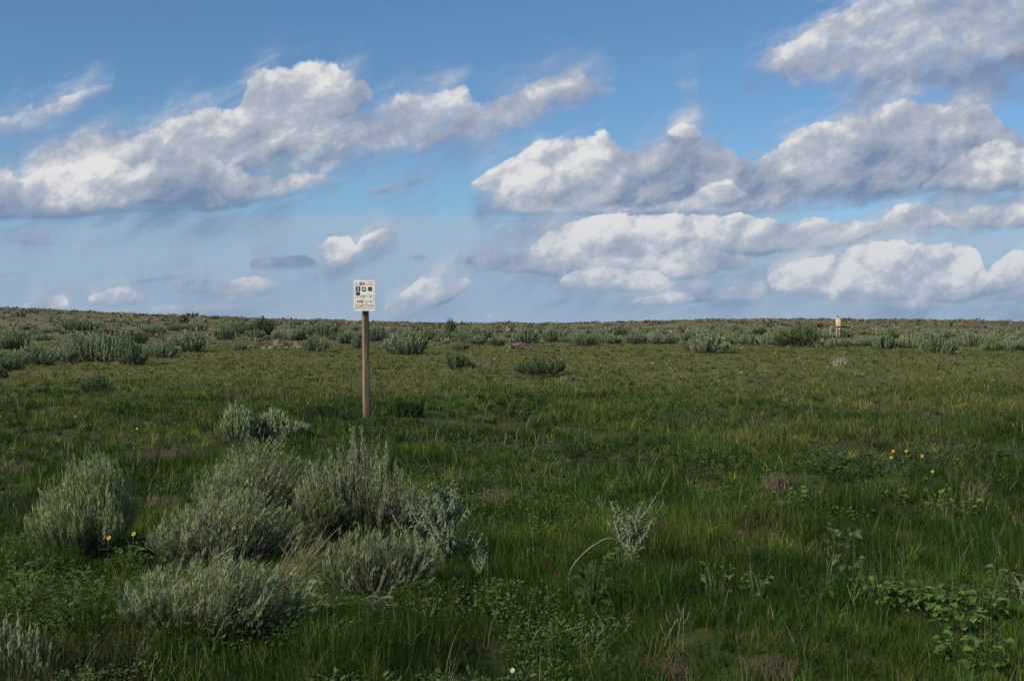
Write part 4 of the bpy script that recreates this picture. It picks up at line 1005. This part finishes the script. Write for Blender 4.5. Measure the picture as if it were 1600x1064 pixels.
# back to front -----------------------------------------------------------
# row A: upper left wisp, right hand extension, big top right cloud
col = layer(col,
 [(-500, 200), (-200, 150), (-60, 190), (0, 182), (60, 168), (100, 150), (140, 140), (182, 132), (196, 190), (480, 250), (500, 206), (560, 190), (620, 158), (660, 144), (725, 136), (745, 168), (790, 146), (850, 126), (930, 120), (962, 140), (985, 190), (1020, 190), (1045, 128), (1085, 122), (1110, 190), (1140, 150), (1165, 98), (1200, 70), (1240, 62), (1290, 28), (1340, 2), (1400, -25), (1600, -60), (2100, -80)],
 [(-500, 260), (-200, 230), (-60, 235), (0, 228), (60, 214), (100, 196), (140, 165), (182, 144), (196, 150), (480, 225), (500, 245), (560, 262), (620, 250), (700, 246), (745, 240), (790, 222), (850, 192), (930, 166), (962, 150), (985, 150), (1020, 150), (1045, 150), (1085, 148), (1110, 140), (1140, 120), (1165, 116), (1210, 140), (1260, 146), (1330, 138), (1400, 160), (1500, 160), (1560, 152), (1600, 132), (2100, 150)],
 [(-500, .8), (0, .85), (100, .8), (190, .4), (500, .55), (640, .6), (725, .6), (800, .45), (960, .35), (1050, .2), (1160, .6), (1250, .85), (1400, .85), (1480, .55), (1600, .35), (2100, .6)], amp=20, soft=16, bsoft=40, dens=.96, warm=srgb(128, 140, 168, XK))
# row B: high left cloud and the right hand heap
col = layer(col,
 [(-500, 300), (20, 290), (36, 252), (90, 232), (135, 214), (190, 214), (230, 214), (270, 190), (320, 178), (370, 174), (388, 138), (412, 112), (440, 112), (452, 125), (480, 104), (510, 106), (545, 122), (575, 128), (592, 165), (640, 300), (1120, 360), (1150, 275), (1200, 238), (1240, 210), (1290, 194), (1330, 192), (1370, 172), (1420, 162), (1480, 168), (1540, 172), (1575, 205), (1600, 225), (2100, 200)],
 [(-500, 250), (10, 252), (36, 275), (90, 290), (200, 300), (300, 296), (400, 276), (480, 250), (545, 212), (575, 170), (592, 150), (640, 200), (1120, 300), (1150, 335), (1200, 334), (1260, 325), (1350, 318), (1450, 306), (1600, 300), (2100, 310)],
 [(-500, .5), (40, .8), (140, .6), (230, .5), (300, .6), (400, .6), (450, .75), (500, 1.05), (560, .6), (590, .3), (1150, .15), (1205, .45), (1240, .75), (1300, .8), (1350, .35), (1420, .5), (1500, .5), (1560, .3), (1600, .3), (2100, .6)], amp=24, soft=12, bsoft=30)
# right edge bright heap in front
col = layer(col,
 [(1400, 400), (1440, 290), (1480, 260), (1520, 236), (1560, 226), (1600, 236), (1700, 230), (2100, 300)],
 [(1400, 300), (1440, 300), (1480, 306), (1520, 308), (1600, 300), (1700, 300), (2100, 290)],
 [(1440, .3), (1490, .6), (1530, 1.0), (1600, .95), (2100, .8)], amp=16, soft=10, bsoft=14)
# row C: low left cloud, small wisps, long grey middle cloud
col = layer(col,
 [(-500, 270), (-100, 260), (-20, 256), (40, 280), (75, 262), (110, 254), (170, 250), (210, 262), (300, 262), (330, 242), (350, 262), (370, 258), (395, 280), (420, 278), (470, 272), (520, 276), (552, 286), (562, 320), (575, 296), (620, 284), (676, 270), (692, 285), (700, 340), (722, 330), (732, 290), (760, 268), (800, 244), (850, 222), (900, 212), (945, 210), (975, 236), (1010, 236), (1045, 222), (1090, 218), (1130, 232), (1170, 252), (1230, 300), (1280, 350), (2100, 420)],
 [(-500, 320), (-100, 335), (-20, 345), (90, 345), (200, 332), (350, 330), (430, 310), (500, 296), (552, 288), (562, 290), (575, 314), (620, 306), (676, 290), (692, 280), (700, 290), (722, 300), (732, 296), (760, 308), (800, 330), (1000, 338), (1170, 336), (1230, 328), (1280, 300), (2100, 300)],
 [(-500, .4), (-20, .2), (40, .7), (90, 1.05), (170, 1.1), (225, .75), (255, .25), (300, .15), (345, .5), (370, .6), (400, .35), (470, .45), (552, .35), (620, .25), (700, .2), (750, 1.0), (830, 1.2), (930, 1.05), (975, .35), (1020, .4), (1080, .25), (1170, .05), (2100, .2)], amp=19, soft=10, bsoft=22)
# flat shaded bases
col = layer(col,
 [(-500, 318), (0, 320), (90, 321), (220, 314), (350, 306), (450, 296), (540, 286), (552, 330), (720, 350), (742, 328), (900, 316), (1040, 318), (1170, 314), (1300, 316), (1320, 345)],
 [(-500, 346), (0, 346), (90, 347), (200, 336), (350, 331), (430, 314), (520, 297), (552, 285), (720, 320), (742, 338), (900, 341), (1170, 340), (1300, 330), (1320, 315)],
 [(-500, -.35), (2100, -.35)], amp=8, soft=26, bsoft=9, dens=.9)
# small bright knob and bright gap low in the grey cloud
col = layer(col,
 [(1030, 260), (1042, 205), (1060, 192), (1085, 196), (1100, 212), (1112, 260)],
 [(1030, 220), (1042, 214), (1060, 224), (1085, 222), (1100, 214), (1112, 210)],
 [(1030, 1.0), (1110, .7)], amp=10, soft=7, bsoft=10)
col = layer(col,
 [(730, 360), (745, 322), (800, 312), (850, 308), (870, 322), (1020, 322), (1060, 312), (1100, 290), (1140, 278), (1165, 300), (1190, 340)],
 [(730, 320), (745, 332), (800, 334), (850, 334), (870, 336), (1020, 336), (1060, 336), (1100, 334), (1140, 328), (1165, 310), (1190, 300)],
 [(730, .1), (800, .75), (850, .7), (900, .1), (1020, .3), (1080, .8), (1140, .85), (1190, .3)], amp=12, soft=10, bsoft=12)
# row D: small pieces at left, long band at right
col = layer(col,
 [(-500, 440), (0, 440), (20, 392), (40, 372), (85, 365), (95, 420), (485, 440), (496, 384), (520, 370), (548, 372), (552, 392), (560, 374), (590, 360), (622, 360), (632, 400), (640, 400), (655, 396), (672, 400), (684, 430), (700, 425), (712, 392), (728, 392), (736, 420), (800, 430), (826, 388), (850, 368), (880, 356), (910, 344), (960, 340), (1200, 339), (1240, 350), (1262, 342), (1290, 352), (1370, 352), (1395, 326), (1440, 322), (1500, 328), (1560, 322), (1600, 318), (2100, 330)],
 [(-500, 400), (0, 400), (20, 380), (40, 386), (85, 374), (95, 370), (485, 390), (496, 400), (520, 424), (548, 420), (552, 402), (560, 402), (590, 392), (622, 368), (632, 380), (640, 406), (655, 414), (672, 408), (684, 400), (700, 390), (712, 402), (728, 398), (736, 390), (800, 392), (826, 400), (850, 412), (880, 420), (960, 424), (1050, 420), (1200, 404), (1300, 392), (1370, 372), (1400, 366), (1500, 366), (1600, 358), (2100, 370)],
 [(-500, .2), (90, .2), (500, 1.1), (560, 1.0), (600, .6), (640, .15), (730, .15), (830, .9), (900, 1.0), (960, .85), (1050, .95), (1130, .8), (1200, .75), (1260, .6), (1330, .35), (1400, .95), (1470, .8), (1560, .6), (2100, .6)], amp=16, soft=5, bsoft=14)
# thin torn scraps between the banks
n_scr = noise(WV, 26, 7, .6, off=(1, 8, 0), st=(.55, 2.3, 1)).outputs[0]
sa = mth('MULTIPLY', mrange(n_scr, .53, .66, 0, .75), mth('MULTIPLY', mrange(PY, 345, 400), mrange(PY, 505, 470)))
sa = mth('MULTIPLY', sa, mrange(n_soft, .42, .6))
col = cmix(sa, col, cmix(mrange(mth('ADD', n_big, puff), .4, .8), SH1, LIT2))
# row E: grey underparts and the low right heaps
col = layer(col,
 [(-500, 460), (0, 432), (20, 428), (45, 424), (55, 450), (140, 470), (150, 446), (190, 444), (210, 440), (250, 432), (300, 424), (310, 450), (380, 440), (392, 410), (430, 400), (480, 398), (500, 410), (512, 450), (715, 440), (726, 404), (780, 396), (840, 392), (880, 400), (960, 404), (1060, 400), (1120, 392), (1178, 404), (1185, 445), (1193, 445), (1202, 426), (1230, 414), (1270, 412), (1310, 402), (1345, 388), (1400, 374), (1440, 382), (1480, 376), (1515, 384), (1535, 412), (1544, 440), (1550, 420), (1575, 402), (1610, 400), (2100, 420)],
 [(-500, 420), (0, 436), (20, 434), (45, 428), (55, 430), (140, 440), (150, 450), (190, 450), (210, 446), (250, 444), (300, 432), (310, 430), (380, 400), (392, 422), (430, 426), (480, 424), (500, 422), (512, 410), (715, 400), (726, 418), (780, 428), (840, 436), (960, 440), (1100, 434), (1178, 424), (1185, 425), (1193, 430), (1202, 458), (1230, 466), (1310, 470), (1400, 476), (1480, 476), (1530, 470), (1544, 462), (1560, 466), (1610, 470), (2100, 470)],
 [(-500, .15), (300, .15), (400, .15), (500, .2), (730, .2), (880, .45), (1000, .55), (1150, .4), (1200, .85), (1260, .85), (1330, 1.1), (1400, 1.1), (1450, .75), (1510, .75), (1540, .6), (1590, 1.1), (2100, .9)], amp=16, soft=5, bsoft=14)
# row F: low heaps and the bright bank beside the sign
col = layer(col,
 [(-500, 480), (20, 500), (40, 474), (70, 462), (100, 460), (108, 480), (130, 480), (142, 460), (170, 452), (205, 450), (225, 462), (240, 480), (262, 460), (280, 440), (320, 432), (345, 444), (370, 436), (400, 432), (436, 440), (446, 470), (580, 520), (600, 478), (630, 456), (660, 436), (700, 432), (735, 434), (748, 470), (860, 470), (876, 432), (900, 422), (960, 420), (1020, 424), (1040, 440), (1060, 448), (1090, 440), (1130, 446), (1190, 448), (1210, 480), (1540, 480), (1560, 456), (1620, 450), (2100, 460)],
 [(-500, 500), (20, 476), (40, 484), (70, 490), (100, 488), (108, 480), (130, 470), (142, 474), (170, 480), (205, 478), (225, 474), (240, 470), (262, 454), (280, 458), (320, 462), (400, 460), (436, 452), (446, 440), (580, 480), (600, 490), (630, 494), (660, 494), (700, 480), (735, 450), (748, 440), (860, 430), (876, 452), (900, 458), (960, 458), (1020, 456), (1040, 470), (1090, 476), (1130, 474), (1190, 468), (1210, 450), (1540, 460), (1560, 474), (1620, 476), (2100, 480)],
 [(-500, .7), (40, .8), (100, .7), (150, 1.0), (190, .8), (230, .2), (280, .4), (330, .6), (390, .9), (430, .5), (600, .95), (680, 1.05), (740, .6), (880, 1.0), (1000, .8), (1060, .6), (1190, .35), (1600, .5), (2100, .5)], amp=13, soft=5, bsoft=10, dens=.95)
# row G: last pale scraps on the horizon
col = layer(col,
 [(-500, 500), (215, 500), (235, 480), (300, 476), (400, 480), (420, 505), (740, 520), (752, 494), (770, 488), (782, 505), (960, 500), (985, 466), (1040, 456), (1060, 454), (1085, 462), (1100, 490), (1340, 510), (1362, 470), (1420, 466), (1500, 476), (1620, 470), (2100, 470)],
 [(-500, 480), (215, 480), (235, 494), (300, 496), (400, 492), (420, 480), (740, 490), (752, 502), (770, 504), (782, 490), (960, 466), (985, 476), (1040, 480), (1060, 480), (1085, 474), (1100, 466), (1340, 464), (1362, 480), (1420, 484), (1500, 486), (1620, 486), (2100, 490)],
 [(-500, .3), (400, .3), (760, 1.0), (1000, .7), (1060, .9), (1400, .4), (2100, .4)], amp=8, soft=8, bsoft=12, dens=.85)
# air between us and the far clouds
col = cmix(mrange(PY, 250, 505, 0, .30), col, srgb(140, 164, 195, XK))
# other quarters of the sky: scattered cloud by direction
zz = mth('MAXIMUM', dz, .03); pv = N.new('ShaderNodeCombineXYZ'); L.new(mth('DIVIDE', dx, zz), pv.inputs[0]); L.new(mth('DIVIDE', dy, zz), pv.inputs[1])
gn = noise(pv.outputs[0], .55, 6, .6, off=(2, 5, 0)).outputs[0]
gcl = cmix(mth('MULTIPLY', mrange(gn, .50, .64), mrange(dz, .02, .10)), base, cmix(mrange(gn, .55, .75), LIT2, SH1))
side = mth('MAXIMUM', mrange(mth('ABSOLUTE', X), .60, .85), mrange(dy, .30, .14))
side = mth('MAXIMUM', side, mrange(Y, .42, .60))
col = cmix(side, col, gcl)
bg = N.new('ShaderNodeBackground'); L.new(col, bg.inputs[0]); bg.inputs[1].default_value = BG
wo = N.new('ShaderNodeOutputWorld'); L.new(bg.outputs[0], wo.inputs[0])
w.cycles.sampling_method = 'NONE'

# ------------------------------------------------------------------ render look
sc.view_settings.view_transform = 'Standard'; sc.view_settings.look = 'None'; sc.view_settings.gamma = 1
sc.view_settings.exposure = 0.0
sc.render.engine = 'CYCLES'
sc.cycles.use_denoising = True
sc.cycles.max_bounces = 5; sc.cycles.diffuse_bounces = 3; sc.cycles.transmission_bounces = 3; sc.cycles.glossy_bounces = 2
sc.cycles.use_adaptive_sampling = True; sc.cycles.adaptive_threshold = .015
sc.cycles.caustics_reflective = False; sc.cycles.caustics_refractive = False
